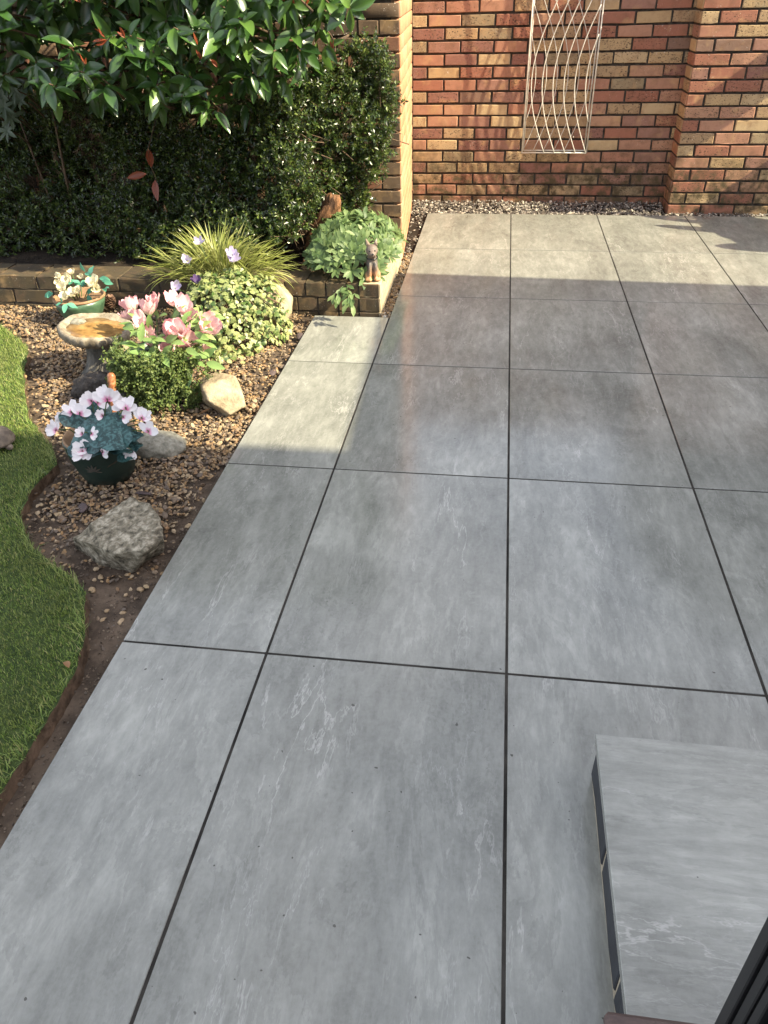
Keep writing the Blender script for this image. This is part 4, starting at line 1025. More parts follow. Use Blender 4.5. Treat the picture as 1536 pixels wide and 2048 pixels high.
# ------------------------------------------------------------------ pots
M_GLAZE = mat_simple('dark_green_glaze', (0.010, 0.022, 0.018), (0.018, 0.034, 0.028), 10, 0.35, 0.15, 0.002, 0.5)
M_TERRA = mat_simple('terracotta', (0.17, 0.10, 0.055), (0.26, 0.16, 0.09), 24, 0.8, 0.3, 0.002)
M_MOTIF = mat_simple('bronze_motif', (0.055, 0.045, 0.028), (0.09, 0.07, 0.045), 40, 0.5, 0.2, 0.001)
M_GREENPOT = mat_simple('green_glaze', (0.035, 0.075, 0.045), (0.065, 0.12, 0.07), 18, 0.35, 0.3, 0.003, 0.5)
M_COMPOST = mat_simple('compost', (0.012, 0.009, 0.007), (0.03, 0.022, 0.016), 40, 0.95, 1.0, 0.01)
cyb = gz(221, 953, -.03)
cp = thing('cyclamen_pot', 'dark green glazed flowerpot with bronze leaf motif and terracotta inner rim', 'flowerpot', cyb)
link('pot_body', lathe('pot_body', [(.072, 0), (.080, .004), (.098, .05), (.112, .095), (.119, .135), (.121, .158), (.123, .164), (.1215, .169)], 56, M_GLAZE), parent=cp)
link('inner_rim', lathe('inner_rim', [(.1208, .1695), (.1185, .1745), (.114, .1750), (.109, .169), (.106, .150), (.104, .130)], 56, M_TERRA), parent=cp)
link('compost', lathe('compost', [(.1045, .128), (.1040, .140), (.05, .147), (.003, .149)], 32, M_COMPOST), parent=cp)
# leaf motif laid in relief on the side that faces the patio door
def motif_strip(ang0, z0, ang1, z1, wid):
    bm = bmesh.new(); n = 7; rows = []
    def rad(z): return float(np.interp(z, [0, .004, .05, .095, .135, .158, .164], [.072, .080, .098, .112, .119, .121, .123])) + .0012
    dA, dZ = (ang1 - ang0) * .11, z1 - z0; L = sqrt(dA * dA + dZ * dZ); nx, nz = -dZ / L, dA / L
    for i in range(n + 1):
        t = i / n; w_ = wid * sin(pi * (.06 + .9 * t)); a = ang0 + (ang1 - ang0) * t; z = z0 + (z1 - z0) * t
        row = []
        for s in (-1, 1):
            aa = a + s * w_ * nx / .11; zz = z + s * w_ * nz; row.append(bm.verts.new((rad(zz) * cos(aa), rad(zz) * sin(aa), zz)))
        rows.append(row)
    for i in range(n): bm.faces.new((rows[i][0], rows[i][1], rows[i + 1][1], rows[i + 1][0]))
    bmesh.ops.solidify(bm, geom=bm.faces[:], thickness=.0008)
    return mesh_from_bm('leaf_motif', bm, True, M_MOTIF)
toc = math.atan2(CAM.y - cyb.y, CAM.x - cyb.x) - .45
for k in range(7):
    a = radians(-10 + k * 33); link('leaf_motif', motif_strip(toc, .088, toc + cos(a) * .26, .088 + sin(a) * .030, .0035), parent=cp)
for k in range(3): link('leaf_motif', motif_strip(toc + .42 + k * .16, .100 + .008 * k, toc + .60 + k * .16, .112 + .006 * k, .003), parent=cp)

M_CYLEAF = mat_leaf('teal_leaf', [(0.006, 0.026, 0.028), (0.012, 0.045, 0.046), (0.022, 0.066, 0.064)], 0.45, 0.08, 0.4, edge=((0.045, 0.11, 0.11), 9.0))
def mat_cypetal():
    k = NT('cyclamen_petal'); sx = k.n('ShaderNodeSeparateXYZ'); k.l(k.tc.outputs['Object'], sx.inputs[0])
    c = k.ramp(sx.outputs[1], [(0.0, (0.55, 0.10, 0.25)), (0.20, (0.72, 0.42, 0.55)), (0.36, (0.80, 0.76, 0.78))])
    k.set(k.b.inputs['Base Color'], c); k.b.inputs['Roughness'].default_value = .6
    tr = k.n('ShaderNodeBsdfTranslucent'); k.l(c, tr.inputs[0]); mx = k.n('ShaderNodeMixShader'); mx.inputs[0].default_value = .3
    k.l(k.b.outputs[0], mx.inputs[1]); k.l(tr.outputs[0], mx.inputs[2]); k.l(mx.outputs[0], k.out.inputs[0]); return k.m
M_CYP = mat_cypetal()
def heart_leaf(seed, mat):
    V = [(0, .12, 0)]; n = 16
    for i in range(n):
        a = 2 * pi * i / n; u = 1 - .32 * max(0, cos(a - 1.5 * pi)) ** 6
        x = .50 * sin(a) * u * (1 - .10 * cos(a)); y = .42 - .5 * -cos(a) * u if True else 0
        V.append((x, .46 + .52 * cos(a) * u, .07 * sin(2 * a + seed) - .10 * abs(x) + .03 * sin(5 * a + seed)))
    V[0] = (0, .42, .05)
    return np_mesh('leaf', np.array(V), np.array([(0, 1 + (i + 1) % n, 1 + i) for i in range(n)]), mat, True)
cy = thing('cyclamen', 'white cyclamen with pink throats and dark teal heart-shaped leaves in dark pot', 'flower', cyb + Vector((0, 0, .14)))
HL = [heart_leaf(i, M_CYLEAF) for i in range(4)]
PC = [petal_mesh('petal', M_CYP, 1, .62, .1, i, .05) for i in range(3)]
cb = cyb + Vector((0, 0, .14))
stem_bm = bmesh.new()
for (x, y, h, s) in ((148, 838, .12, .085), (165, 870, .10, .095), (190, 820, .13, .08), (205, 868, .12, .10), (232, 842, .13, .09), (238, 870, .11, .10), (205, 812, .14, .065), (262, 868, .09, .075), (245, 895, .07, .085), (205, 898, .07, .085), (225, 880, .12, .09), (160, 895, .06, .08), (212, 790, .17, .05), (265, 890, .06, .07), (180, 850, .12, .09), (250, 910, .05, .06), (220, 850, .13, .09), (195, 885, .09, .09)):
    p = gz(x, y, cb.z + h) - cb
    nn = Vector((p.x * 2.2, p.y * 2.2 - .35, 1)) + rand_unit() * .3; d = Vector((p.x, p.y, -.02)) + rand_unit() * .06
    link('leaf', random.choice(HL), parent=cy, mtx=axes_matrix(p - d.normalized() * s * .4, d, nn, (s, s, s)))
    tube(stem_bm, [Vector((p.x * .2, p.y * .2, 0)), p * .6, p - Vector((0, 0, .004))], .0022, 5)
link('stem', mesh_from_bm('stem', stem_bm, True, M_STEM), parent=cy)
def cyc_flower(x, y, h, tilt, s, npet=5):
    p = gz(x, y, cb.z + h) - cb; f = None
    bm = bmesh.new(); r0 = Vector((p.x * .25, p.y * .25, 0)) - p
    tube(bm, [r0, r0 * .45 + Vector((0, 0, .03)), Vector((0, 0, .006)), Vector((0, 0, 0))], [.0022, .002, .002, .003], 5)
    f = link('flower', mesh_from_bm('flower', bm, True, M_STEM), parent=cy, loc=p)
    a0 = tilt
    for j in range(npet):
        # petals sweep upward and fan sideways, as cyclamen do
        fan = (j - (npet - 1) / 2) / max(1, npet - 1) * 2.2
        d = rt * sin(fan + a0) + upv * cos(fan + a0) - fwd * random.uniform(-.1, .5)
        nn = -fwd + rand_unit() * .5
        ss = s * 0.70 * random.uniform(.85, 1.15)
        link('petal', random.choice(PC), parent=f, mtx=axes_matrix(Vector((0, 0, 0)), d, nn, (ss * 1.1, ss, ss)))
for a in ((112, 862, .10, -.9, .050), (125, 838, .11, -.9, .040), (180, 898, .07, -1.9, .058), (165, 905, .065, -1.2, .050), (143, 825, .14, -.9, .055), (160, 828, .15, .3, .052), (183, 803, .17, -.9, .050), (196, 806, .17, .9, .048), (215, 800, .20, -.1, .062), (252, 818, .17, .2, .060), (245, 815, .17, -.6, .05), (247, 835, .14, 1.5, .040), (205, 832, .15, -1.2, .032), (284, 838, .14, .4, .052), (290, 850, .12, 2.1, .035), (297, 864, .11, .4, .054), (165, 868, .13, -.7, .034), (183, 868, .13, 1.6, .032), (205, 905, .08, 1.2, .038), (250, 868, .10, -1.1, .032), (262, 902, .06, -2.7, .042)):
    cyc_flower(*a, npet=random.choice((3, 4, 5)))

# big ribbed green pot with pink silk bouquet
pkb = gz(333, 800, -.03)
pk = thing('ribbed_pot', 'large green flowerpot with ribbed leaf relief below the pink bouquet', 'flowerpot', pkb)
def ribf(r, z, a, j):
    v = (a * 5 / pi) % 1.0; k = abs(v - .5) * 2
    return r * (1 + .05 * (1 - k) * sin(pi * min(1, z / .2)) + .006 * sin((z * 220 + k * 9))), z
link('pot_body', lathe('pot_body', [(.075, 0), (.088, .01), (.100, .04), (.112, .08), (.122, .12), (.130, .16), (.136, .195), (.140, .21), (.134, .214), (.124, .205), (.118, .18)], 90, M_GREENPOT, ribf), parent=pk)
link('compost', lathe('compost', [(.119, .175), (.1185, .185), (.05, .192), (.003, .194)], 32, M_COMPOST), parent=pk)
def mat_pink():
    k = NT('pink_silk'); sx = k.n('ShaderNodeSeparateXYZ'); k.l(k.tc.outputs['Object'], sx.inputs[0])
    rr = k.objrand()
    c = k.ramp(sx.outputs[1], [(0.1, (0.78, 0.66, 0.52)), (0.45, (0.78, 0.50, 0.50)), (0.95, (0.74, 0.34, 0.38))])
    c = k.mix(k.math('MULTIPLY', rr, .65), c, (0.80, 0.62, 0.60))
    k.set(k.b.inputs['Base Color'], c); k.b.inputs['Roughness'].default_value = .7
    tr = k.n('ShaderNodeBsdfTranslucent'); k.l(c, tr.inputs[0]); mx = k.n('ShaderNodeMixShader'); mx.inputs[0].default_value = .35
    k.l(k.b.outputs[0], mx.inputs[1]); k.l(tr.outputs[0], mx.inputs[2]); k.l(mx.outputs[0], k.out.inputs[0]); return k.m
M_PINK = mat_pink()
PP = [petal_mesh('petal', M_PINK, 1, .75, .35, i, .10) for i in range(4)]
M_SILKLEAF = mat_leaf('silk_leaf', [(0.14, 0.24, 0.07), (0.24, 0.34, 0.11)], 0.55, 0.25, 0.4)
bq = thing('pink_bouquet', 'bunch of pink artificial lilies with light green leaves in the ribbed pot', 'flower', pkb + Vector((0, 0, .18)))
bb0 = pkb + Vector((0, 0, .18))
def bloom(x, y, h, s, n=7, ax=None):
    s *= 1.22; p = gz(x, y, bb0.z + h) - bb0; flower(bq, p, ax or (Vector((p.x * 3, p.y * 3 - .5, .8)) + rand_unit() * .3), n, s, PP, .75, stem_to=(p.x * .15, p.y * .15, 0))
for a in ((268, 622, .13, .05), (300, 630, .14, .052), (285, 650, .12, .042), (312, 608, .16, .036), (298, 672, .08, .036), (350, 612, .17, .05), (368, 628, .16, .05), (378, 640, .14, .042), (340, 668, .11, .052), (362, 672, .11, .055), (345, 702, .05, .05), (372, 706, .05, .052), (372, 690, .07, .045), (408, 655, .11, .05), (420, 668, .10, .05), (402, 670, .09, .045), (415, 705, .03, .034), (262, 640, .10, .04), (310, 690, .06, .032)):
    bloom(*a, n=random.choice((5, 6, 7)))
vs = [leaf_grid(1, .42, 6, .15, .25, wave=.05, seed=i) for i in range(3)]; mats = []
for i in range(100):
    x = random.uniform(268, 415); y = random.uniform(628, 730); h = .10 + .05 * random.random() - max(0, (y - 660)) * .0016
    p = gz(x, y, bb0.z + h); d = Vector((p.x - bb0.x, p.y - bb0.y, .04)) * 5 + rand_unit() * .6; s = random.uniform(.05, .085)
    mats.append(axes_matrix(p, d, Vector((.1, -.4, .8)) + rand_unit() * .5, (s, s, s)))
leaf_parts(bq, 'leaf', vs, mats, M_SILKLEAF, 80)

# trailing small-leaved plant on the left side of that pot
M_THYME = mat_leaf('tiny_trailing_leaf', [(0.05, 0.085, 0.02), (0.10, 0.145, 0.035), (0.17, 0.20, 0.06)], 0.5, 0.25, 0.35)
def trailing():
    base = pkb.copy(); t = thing('trailing_plant', 'tangle of tiny yellow-green leaves hanging over the ribbed pot', 'plant', base)
    Pp, Dd = [], []; bm = bmesh.new()
    spots = [(random.gauss(270, 26), random.gauss(722, 26)) for _ in range(90)] + [(random.gauss(318, 34), random.gauss(758, 24)) for _ in range(110)] + [(random.gauss(250, 18), random.gauss(755, 15)) for _ in range(8)] + [(random.gauss(390, 16), random.gauss(775, 18)) for _ in range(22)] + [(random.gauss(318, 40), random.gauss(722, 14)) for _ in range(120)] + [(random.gauss(330, 36), random.gauss(704, 9)) for _ in range(70)]
    for (x, y) in spots:
        tt = max(0, min(1, (810 - y) / 110)); z = -.01 + .23 * tt
        p = gz(x, y, z); d = (p - (pkb + Vector((0, 0, p.z - pkb.z)))); d.z = 0; rr = d.length
        if rr < .145: p = Vector((pkb.x, pkb.y, p.z)) + d.normalized() * (.145 + random.random() * .03) if rr > .01 else p
        v = Vector((random.gauss(0, .5), random.gauss(-.3, .5), random.gauss(-.5, .5))).normalized()
        tube(bm, [p - base - v * .03, p - base + v * .05], .0012, 4, False)
        for j in range(24):
            Pp.append((p + v * random.uniform(-.03, .05) + rand_unit() * .006)[:]); Dd.append((rand_unit() + v * .6)[:])
    Pp = np.array(Pp); Dd = np.array(Dd); A = frames(Pp, Dd, np.array([.3, -.3, .8]) + rng.normal(0, .5, Pp.shape), rng.uniform(.008, .015, len(Pp)))
    A[:, :3, 3] -= np.array(base); V, Fc = leaf_tiny(); V = V * np.array([1.4, 1, 1])
    link('foliage', joined_leaves('foliage', V, Fc, A, M_THYME, False), parent=t, kind='stuff')
    link('stem', mesh_from_bm('stem', bm, True, M_STEM), parent=t, kind='stuff')
trailing()

# small green pot with cream flowers
crb = gz(170, 640, -.02)
cr = thing('small_green_pot', 'green flowerpot with terracotta rim behind the bird bath', 'flowerpot', crb)
link('pot_body', lathe('pot_body', [(.075, 0), (.085, .006), (.105, .05), (.120, .09), (.126, .118)], 48, M_GREENPOT), parent=cr)
link('inner_rim', lathe('inner_rim', [(.126, .1185), (.130, .122), (.130, .130), (.124, .133), (.116, .126), (.112, .10)], 48, M_TERRA), parent=cr)
link('compost', lathe('compost', [(.1125, .098), (.112, .108), (.05, .114), (.003, .115)], 32, M_COMPOST), parent=cr)
M_CREAM = mat_leaf('cream_petal', [(0.72, 0.66, 0.42), (0.80, 0.76, 0.60)], 0.65, 0.3, 0.3)
M_MINT = mat_leaf('mint_leaf', [(0.05, 0.20, 0.14), (0.10, 0.30, 0.22)], 0.6, 0.2, 0.3)
PCm = [petal_mesh('petal', M_CREAM, 1, .75, .3, i, .09) for i in range(3)]
cf = thing('cream_flowers', 'cream artificial roses with minty green leaves in the small green pot', 'flower', crb + Vector((0, 0, .10)))
cb2 = crb + Vector((0, 0, .10))
for (x, y, h, s, n) in ((140, 565, .09, .046, 8), (128, 580, .08, .045, 8), (148, 590, .06, .042, 8), (122, 555, .11, .030, 6), (145, 548, .12, .026, 6), (185, 572, .09, .052, 8), (192, 578, .08, .036, 7), (135, 596, .05, .038, 7), (158, 585, .06, .034, 7), (165, 556, .10, .026, 6), (118, 568, .09, .03, 6)):
    p = gz(x, y, cb2.z + h) - cb2; flower(cf, p, Vector((p.x * 2, -.6, .8)) + rand_unit() * .25, n, s, PCm, .7, stem_to=(p.x * .2, p.y * .2, 0))
mats = []
for (x, y, h) in ((172, 545, .13), (178, 552, .12), (160, 565, .09), (168, 575, .08), (205, 562, .10), (208, 578, .07), (125, 606, .04), (132, 608, .04), (170, 560, .11), (150, 560, .1), (105, 585, .06), (200, 555, .1), (175, 590, .05)):
    for j in range(2):
        s = random.uniform(.035, .06); p = gz(x, y, cb2.z + h); mats.append(axes_matrix(p, Vector((p.x - cb2.x, -.05, .05)) + rand_unit() * .12, Vector((0, -.5, .7)) + rand_unit() * .4, (s, s, s)))
leaf_parts(cf, 'leaf', [leaf_grid(1, .5, 5, .15, .2, wave=.2, seed=3)], mats, M_MINT, 40)

# pine cone
M_CONE = mat_simple('cone_scale', (0.10, 0.055, 0.035), (0.22, 0.13, 0.09), 60, 0.8, 0.4, 0.002)
pcp = gz(222, 612, .015)
bm = bmesh.new(); tube(bm, [(0, 0, -.045), (0, 0, 0), (0, 0, .045)], [.012, .016, .006], 8)
for i in range(90):
    t = i / 90; z = -.045 + .09 * t; r = .028 * sin(pi * (.12 + .80 * t)) ** .8; a = i * 2.3999
    c = Vector((cos(a) * r, sin(a) * r, z)); out = Vector((cos(a), sin(a), 0)); tan_ = Vector((-sin(a), cos(a), 0)); w_ = .0075
    v = [bm.verts.new(p) for p in (c * .4 + Vector((0, 0, z * .6)) - tan_ * w_ * .5, c * .4 + Vector((0, 0, z * .6)) + tan_ * w_ * .5, c + tan_ * w_ + Vector((0, 0, .004)), c + out * .004 + Vector((0, 0, .008)), c - tan_ * w_ + Vector((0, 0, .004)))]
    bm.faces.new(v); v2 = [bm.verts.new(q.co - Vector((0, 0, .003)) - out * .001) for q in v]; bm.faces.new(v2[::-1])
    for q in range(5): bm.faces.new((v[(q + 1) % 5], v[q], v2[q], v2[(q + 1) % 5]))
o = link('pine_cone', mesh_from_bm('pine_cone', bm, False, M_CONE), loc=pcp + Vector((0, 0, .02)), rot=(radians(20), radians(25), 0)); tag(o, 'brown pine cone between the small green pot and the ivy', 'pine cone')
# carved stake
M_STAKE = mat_simple('mottled_stake', (0.07, 0.025, 0.012), (0.24, 0.085, 0.03), 45, 0.4, 0.4, 0.003, 0.5, 5, (0.34, 0.22, 0.12))
b0 = gz(230, 856, -.035); top = gz(222, 745, .175)
d = top - b0
bm = bmesh.new(); tube(bm, [Vector((0, 0, 0)), d * .3, d * .6, d * .85, d * .95, d * .985, d], [.009, .011, .0135, .016, .016, .012, .004], 14)
o = link('wooden_stake', mesh_from_bm('wooden_stake', bm, True, M_STAKE), loc=b0); tag(o, 'mottled brown rounded stake standing behind the cyclamen', 'stake')

# ------------------------------------------------------------------ stump, leaning plank, dry tuft
sb = Vector((-1.07, 2.90, .10))
bm = bmesh.new(); P = [Vector((-.02, 0, 0)), Vector((-.01, .0, .08)), Vector((0, .01, .16)), Vector((.045, .02, .23)), Vector((.085, .02, .30)), Vector((.10, .03, .35))]
tube(bm, P, [.062, .050, .048, .054, .050, .028], 22)
bmesh.ops.subdivide_edges(bm, edges=bm.edges[:], cuts=2, use_grid_fill=True)
bm.normal_update()
for v in bm.verts: v.co += v.normal * (.026 * fbm(v.co, 24, 5) + .010 * sin(math.atan2(v.co.y, v.co.x) * 7 + v.co.z * 22))
o = link('tree_stump', mesh_from_bm('tree_stump', bm, True, M_STUMP), loc=sb); tag(o, 'gnarled orange-brown stump under the hedge beside the pale green plant', 'stump')
M_PLANK = mat_simple('grey_green_board', (0.13, 0.17, 0.13), (0.22, 0.26, 0.20), 30, 0.6, 0.3, 0.002, stretch=(.3, 1, 1))
pa, pb_ = gy(652, 420, 2.98), gy(686, 470, 2.86)
d = (pb_ - pa); mid = (pa + pb_) / 2
o = thing('garden_board', 'narrow weathered grey-green double slat leaning above the pale plant', 'board', mid)
m = axes_matrix(Vector((0, 0, 0)), d, -fwd + Vector((.5, 0, .3)), 1.0)
link('slat', box_mesh('slat', -.012, .006, -d.length * .55, d.length * .8, -.004, .004, .001, M_PLANK), parent=o, mtx=m)
link('slat', box_mesh('slat', .0095, .0185, -d.length * .55, d.length * .8, -.006, .004, .001, M_PLANK), parent=o, mtx=m)
M_STRAW = mat_leaf('dry_straw', [(0.20, 0.12, 0.06), (0.34, 0.23, 0.13)], 0.7, 0.2, 0.2)
tb = gy(702, 440, 3.24); tb.z = .12
tf = thing('dry_tuft', 'dry brown tuft of dead stalks against the foot of the dark wall', 'plant', tb)
bm = bmesh.new()
for i in range(260):
    p = Vector((random.gauss(0, .035), random.gauss(0, .02), random.uniform(0, .05))); q = p + Vector((random.gauss(0, .05), random.gauss(-.02, .02), random.uniform(.03, .14)))
    tube(bm, [p, p.lerp(q, .5) + rand_unit() * .01, q], [.0014, .0012, .0006], 3, False)
link('stalks', mesh_from_bm('stalks', bm, False, M_STRAW), parent=tf, kind='stuff')

# ------------------------------------------------------------------ ornaments
def blend_body(name, parts, mat, voxel=.006, smooth=4):
    bm = bmesh.new()
    for (c, r, rot) in parts:
        g = bmesh.ops.create_icosphere(bm, subdivisions=3, radius=1.0)
        m = Matrix.Translation(c) @ Euler(rot).to_matrix().to_4x4() @ Matrix.Diagonal((*r, 1)); bmesh.ops.transform(bm, matrix=m, verts=g['verts'])
    me = mesh_from_bm('tmp', bm); o = bpy.data.objects.new('tmp', me); COL.objects.link(o)
    md = o.modifiers.new('r', 'REMESH'); md.mode = 'VOXEL'; md.voxel_size = voxel; md.use_smooth_shade = True
    ms = o.modifiers.new('s', 'SMOOTH'); ms.iterations = smooth; ms.factor = .5
    dg = bpy.context.evaluated_depsgraph_get(); r = bpy.data.meshes.new_from_object(o.evaluated_get(dg)); r.name = name
    bpy.data.objects.remove(o); bpy.data.meshes.remove(me)
    r.materials.clear(); r.materials.append(mat)
    return r
def mat_dog():
    k = NT('painted_terrier'); sx = k.n('ShaderNodeSeparateXYZ'); k.l(k.tc.outputs['Object'], sx.inputs[0])
    nz = k.noise(k.mapping(k.tc.outputs['Object'], (1, 1, .5)), 60, 4, .65)
    c = k.ramp(k.math('ADD', sx.outputs[2], k.math('MULTIPLY', k.math('SUBTRACT', nz, .5), .05)), [(0.02, (0.42, 0.22, 0.11)), (0.055, (0.20, 0.13, 0.09)), (0.085, (0.10, 0.09, 0.085)), (0.11, (0.17, 0.125, 0.10)), (0.19, (0.13, 0.10, 0.085))])
    back = k.math('MULTIPLY', k.math('SUBTRACT', k.math('ADD', sx.outputs[1], k.math('MULTIPLY', nz, .02)), .012, clamp=True), 60, clamp=True)
    c = k.mix(back, c, (0.02, 0.02, 0.023)); 
    c = k.mix(k.ramp(nz, [(.55, (0, 0, 0)), (.7, (.6,) * 3)]), c, (0.06, 0.05, 0.045))
    return k.fin(c, .55, k.bump(nz, .8, .006), .4)
dogb = Vector((-0.700, 2.490, KT + .002))
dog = thing('terrier_ornament', 'small sitting grey and tan terrier dog ornament on the kerb corner', 'ornament', dogb, (0, 0, radians(14)))
dog.scale = (1.0, 1.0, 1.0)
body = [((0, .022, .045), (.034, .042, .042), (0, 0, 0)), ((0, .008, .075), (.030, .032, .050), (.25, 0, 0)), ((0, -.004, .105), (.024, .026, .032), (0, 0, 0)),
        ((.024, .004, .026), (.016, .036, .026), (0, 0, .2)), ((-.024, .004, .026), (.016, .036, .026), (0, 0, -.2)),
        ((.015, -.026, .050), (.0105, .012, .045), (.05, 0, 0)), ((-.015, -.026, .050), (.0105, .012, .045), (.05, 0, 0)),
        ((.016, -.034, .009), (.012, .017, .009), (0, 0, 0)), ((-.016, -.034, .009), (.012, .017, .009), (0, 0, 0)),
        ((.030, -.026, .008), (.011, .018, .008), (0, 0, 0)), ((-.030, -.026, .008), (.011, .018, .008), (0, 0, 0)),
        ((0, -.012, .148), (.031, .030, .030), (0, 0, 0)), ((0, -.040, .138), (.019, .020, .015), (.15, 0, 0)), ((0, -.030, .128), (.020, .016, .014), (0, 0, 0)), ((0, .066, .05), (.008, .010, .030), (-.5, 0, 0))]
link('body', blend_body('body', body, mat_dog(), .005, 3), parent=dog)
M_BLACK = mat_simple('black_gloss', (0.008, 0.008, 0.008), (0.012, 0.012, 0.012), 10, 0.25, 0.0, 0.001, 0.6)
M_EAR = mat_simple('ear_paint', (0.22, 0.16, 0.12), (0.40, 0.32, 0.26), 60, 0.6, 0.4, 0.002)
for s in (-1, 1):
    bm = bmesh.new(); g = bmesh.ops.create_cone(bm, cap_ends=True, segments=10, radius1=.013, radius2=.001, depth=.036)
    bmesh.ops.scale(bm, vec=(1, .5, 1), verts=bm.verts[:])
    link('ear', mesh_from_bm('ear', bm, True, M_EAR), parent=dog, loc=(s * .022, -.006, .187), rot=(0, s * .28, 0))
    bm = bmesh.new(); bmesh.ops.create_icosphere(bm, subdivisions=2, radius=.0042); link('eye', mesh_from_bm('eye', bm, True, M_BLACK), parent=dog, loc=(s * .013, -.0405, .153))
bm = bmesh.new(); bmesh.ops.create_icosphere(bm, subdivisions=2, radius=.006); link('nose', mesh_from_bm('nose', bm, True, M_BLACK), parent=dog, loc=(0, -.0605, .142), scale=(1.1, .7, .8))
bm = bmesh.new(); tube(bm, [(cos(a) * .0275, -.004 + sin(a) * .0285, .112 + .004 * sin(a)) for a in np.linspace(0, 2 * pi, 25)], .0035, 6, False); link('collar', mesh_from_bm('collar', bm, True, M_BLACK), parent=dog)
# tortoise at the left frame edge
M_TORT = mat_simple('brown_stone_shell', (0.09, 0.07, 0.055), (0.20, 0.16, 0.12), 24, 0.85, 0.6, 0.004)
tp = gz(-6, 890, .012)
to = thing('tortoise_ornament', 'brown stone tortoise ornament on the lawn at the left edge', 'ornament', tp, (0, 0, radians(-60)))
def shellf(r, z, a, j): return r * (1 + .03 * abs(sin(a * 6))) * (1.0 if j else 1), z + .002 * sin(a * 12) * (j > 2)
link('shell', lathe('shell', [(.058, .012), (.068, .016), (.066, .024), (.060, .040), (.046, .056), (.026, .066), (.003, .069)], 48, M_TORT, shellf), parent=to)
link('body', blend_body('body', [((0, 0, .012), (.055, .055, .012), (0, 0, 0)), ((.078, 0, .024), (.020, .014, .014), (0, 0, 0)), ((.062, 0, .016), (.02, .012, .011), (0, 0, 0)), ((.046, .044, .006), (.018, .013, .012), (0, 0, .6)), ((.046, -.044, .006), (.018, .013, .012), (0, 0, -.6)), ((-.044, .044, .006), (.016, .012, .012), (0, 0, 2.3)), ((-.044, -.044, .006), (.016, .012, .012), (0, 0, -2.3)), ((-.070, 0, .010), (.014, .007, .006), (0, 0, 0))], M_TORT, .004, 2), parent=to)

# ------------------------------------------------------------------ wire trellis on the wall
tr = thing('wire_trellis', 'silvery wire trellis of crossing wavy bars in a double-wire frame on the brick wall', 'trellis', (0.050, 4.80, 0.365))
TW, TH, TD = .45, 1.30, -.088
def bar(name, pts, r): link(name, tube_mesh(name, pts, r, 7, M_METAL), parent=tr)
for off, y in ((0, TD), (.011, -.030)):
    z0 = off * .5
    for nm, pts in (('frame_bar', [(off, y, z0), (off, y, TH)]), ('frame_bar', [(TW - off, y, z0), (TW - off, y, TH)]), ('frame_bar', [(off, y + .0005, z0), (TW - off, y + .0005, z0)]), ('frame_bar', [(off, y, TH), (TW - off, y, TH)])):
        bar(nm, pts, .0048)
for k in range(6):
    for sgn in (1, -1):
        pts = []
        for i in range(41):
            z = .003 + (TH - .006) * i / 40; s = z / .90
            u = .155 + .0725 * k - .125 * sin(pi * s)
            if sgn < 0: u = TW - u
            pts.append((u, TD - .004 if sgn > 0 else -.034, z))
        seg = []
        for p in pts + [None]:
            if p is not None and .004 < p[0] < TW - .004: seg.append(p)
            else:
                if len(seg) > 1: bar('wavy_bar', seg, .0036 if sgn > 0 else .0028)
                seg = []
for u in (.1, .35):
    for z in (.10, 1.2): bar('fixing', [(u, TD, z), (u, .002, z)], .003)

# ------------------------------------------------------------------ unseen potted plant, made up to cast leaf shadows on the far right patio
M_BIGLEAF = mat_leaf('large_leaf', [(0.03, 0.08, 0.02), (0.06, 0.12, 0.03)], 0.4, 0.2, 0.5)
pp = Vector((3.0, 3.55, 0.0))
pt_ = thing('shadow_caster_pot', 'unseen terracotta pot added to hold the shadow-casting leaves', 'flowerpot', pp)
link('pot_body', lathe('pot_body', [(.16, .002), (.17, .01), (.22, .32), (.25, .34), (.25, .40), (.23, .40), (.21, .34), (.20, .30)], 40, M_TERRA), parent=pt_)
link('compost', lathe('compost', [(.199, .295), (.198, .33), (.1, .35), (.004, .355)], 28, M_COMPOST), parent=pt_)
pl = thing('shadow_caster_plant', 'unseen paddle-leaved plant added to cast rounded shadows on the patio', 'plant', pp + Vector((0, 0, .33)))
o0 = pp + Vector((0, 0, .33)); k_ = 1 / tan(SUN_EL); dirs = to_sun / to_sun.z
bm = bmesh.new(); lm = []
# (shadow tip point on ground, height of the leaf)
for (sx, sy, h, L, w_) in ((0.88, 4.475, 1.15, .8, .09), (0.94, 4.225, 1.05, .8, .12), (1.23, 3.75, 1.0, .8, .20), (1.24, 4.28, .95, .7, .34), (1.30, 4.06, .9, .7, .34), (1.36, 3.90, 1.08, .7, .32), (1.36, 4.42, 1.12, .6, .3), (1.7, 4.1, .97, .6, .5), (1.6, 3.85, 1.02, .6, .4)):
    tip = Vector((sx, sy, 0)) + dirs * h; root = tip + Vector((L, (pp.y - sy) * .35, -.02))
    V, Fc = leaf_grid(1, w_ / L, 14, .05, .02, tipw=.05, shape=1.0, pw=.42)
    d = tip - root; lm.append((V, Fc, axes_matrix(root - o0, d, Vector((0, 0, 1)), (d.length,) * 3)))
    link('stem', tube_mesh('stem', [Vector((0, 0, 0)), Vector((0, 0, (root - o0).z * .6)), root - o0], [.02, .015, .008], 7, M_STEM), parent=pl)
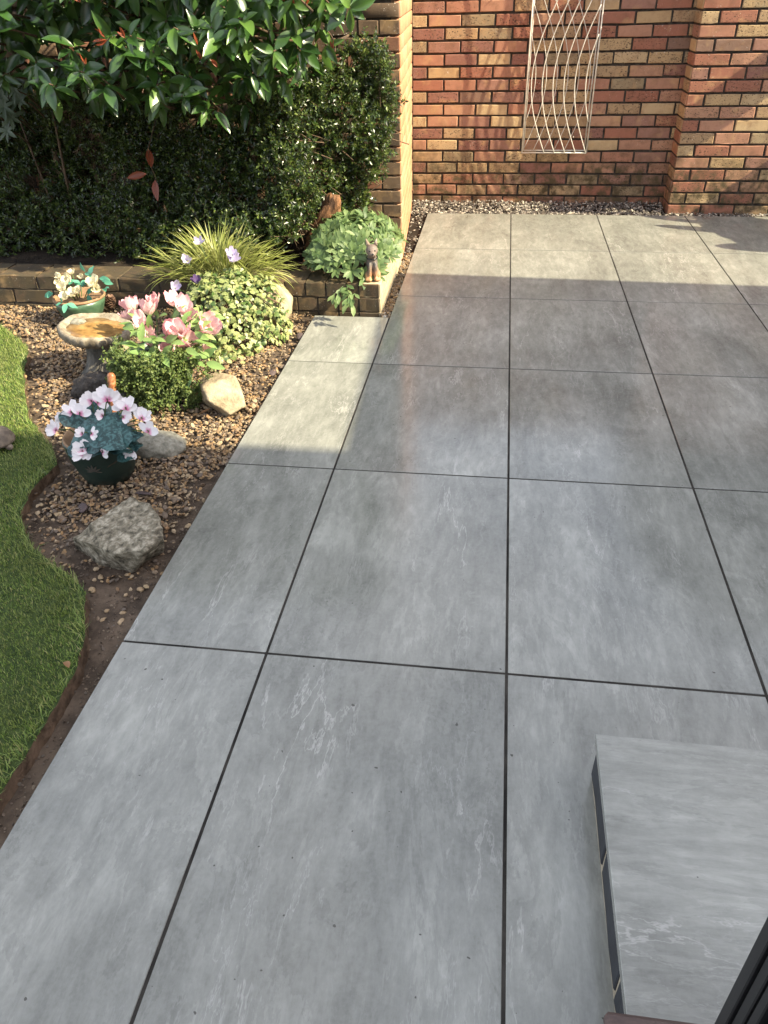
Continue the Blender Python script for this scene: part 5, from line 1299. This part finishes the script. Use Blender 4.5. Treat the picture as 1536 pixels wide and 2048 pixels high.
for V, Fc, m in lm: link('leaf', np_mesh('leaf', V, Fc, M_BIGLEAF, True), parent=pl, mtx=m)
bm.free()

# made-up timber shelf stand, unseen at right: its shelves throw the diagonal bands
M_TIMBER = mat_simple('grey_timber', (0.14, 0.10, 0.07), (0.24, 0.18, 0.13), 12, 0.85, 0.4, 0.003, stretch=(1, .2, 1))
sh = thing('shadow_caster_shelves', 'unseen timber shelf stand added to cast diagonal shadows on the pier', 'shelf', (2.16, 4.17, 0))
for z in (0.71, 1.485): link('shelf', box_mesh('shelf', 0, .38, 0, .395, z - .025, z, .002, M_TIMBER), parent=sh)
for x in (0.345, 0.18):
    for y in (0.0, 0.365): link('leg', box_mesh('leg', x, x + .028, y + .002, y + .028, 0.001, 1.459, .002, M_TIMBER), parent=sh)

# tree beyond the back wall (seen only as a dark reflection in the glossy paving)
M_TREE = mat_leaf('tree_leaf', [(0.03, 0.055, 0.02), (0.06, 0.09, 0.03)], 0.5, 0.2, 0.4)
tb0 = Vector((4.9, 9.6, -.1)); te = thing('neighbour_tree', 'dense green tree standing beyond the back wall', 'tree', tb0)
bm = bmesh.new(); tube(bm, [Vector((0, 0, 0)), Vector((.1, 0, 2.0)), Vector((0, .1, 4.5)), Vector((.1, 0, 7))], [.28, .22, .14, .05], 12)
for i in range(10):
    a = i * 2.4; z = 2 + i * .45; tube(bm, [Vector((.05, 0, z)), Vector((cos(a) * 1.2, sin(a) * 1.2, z + .6)), Vector((cos(a) * 2.2, sin(a) * 2.2, z + .9))], [.09, .06, .02], 7)
link('trunk', mesh_from_bm('trunk', bm, True, M_BARK), parent=te)
n = 16000; q = rng.normal(size=(n, 3)); q /= np.linalg.norm(q, axis=1, keepdims=True); q *= (rng.random(n) ** .35)[:, None]
P = q * np.array([2.9, 2.4, 3.6]) + np.array([0, 0, 4.6]); A = frames(P, rng.normal(size=(n, 3)), rng.normal(size=(n, 3)), rng.uniform(.16, .30, n))
link('crown', joined_leaves('crown', *leaf_tiny(), A, M_TREE, False), parent=te, kind='stuff')
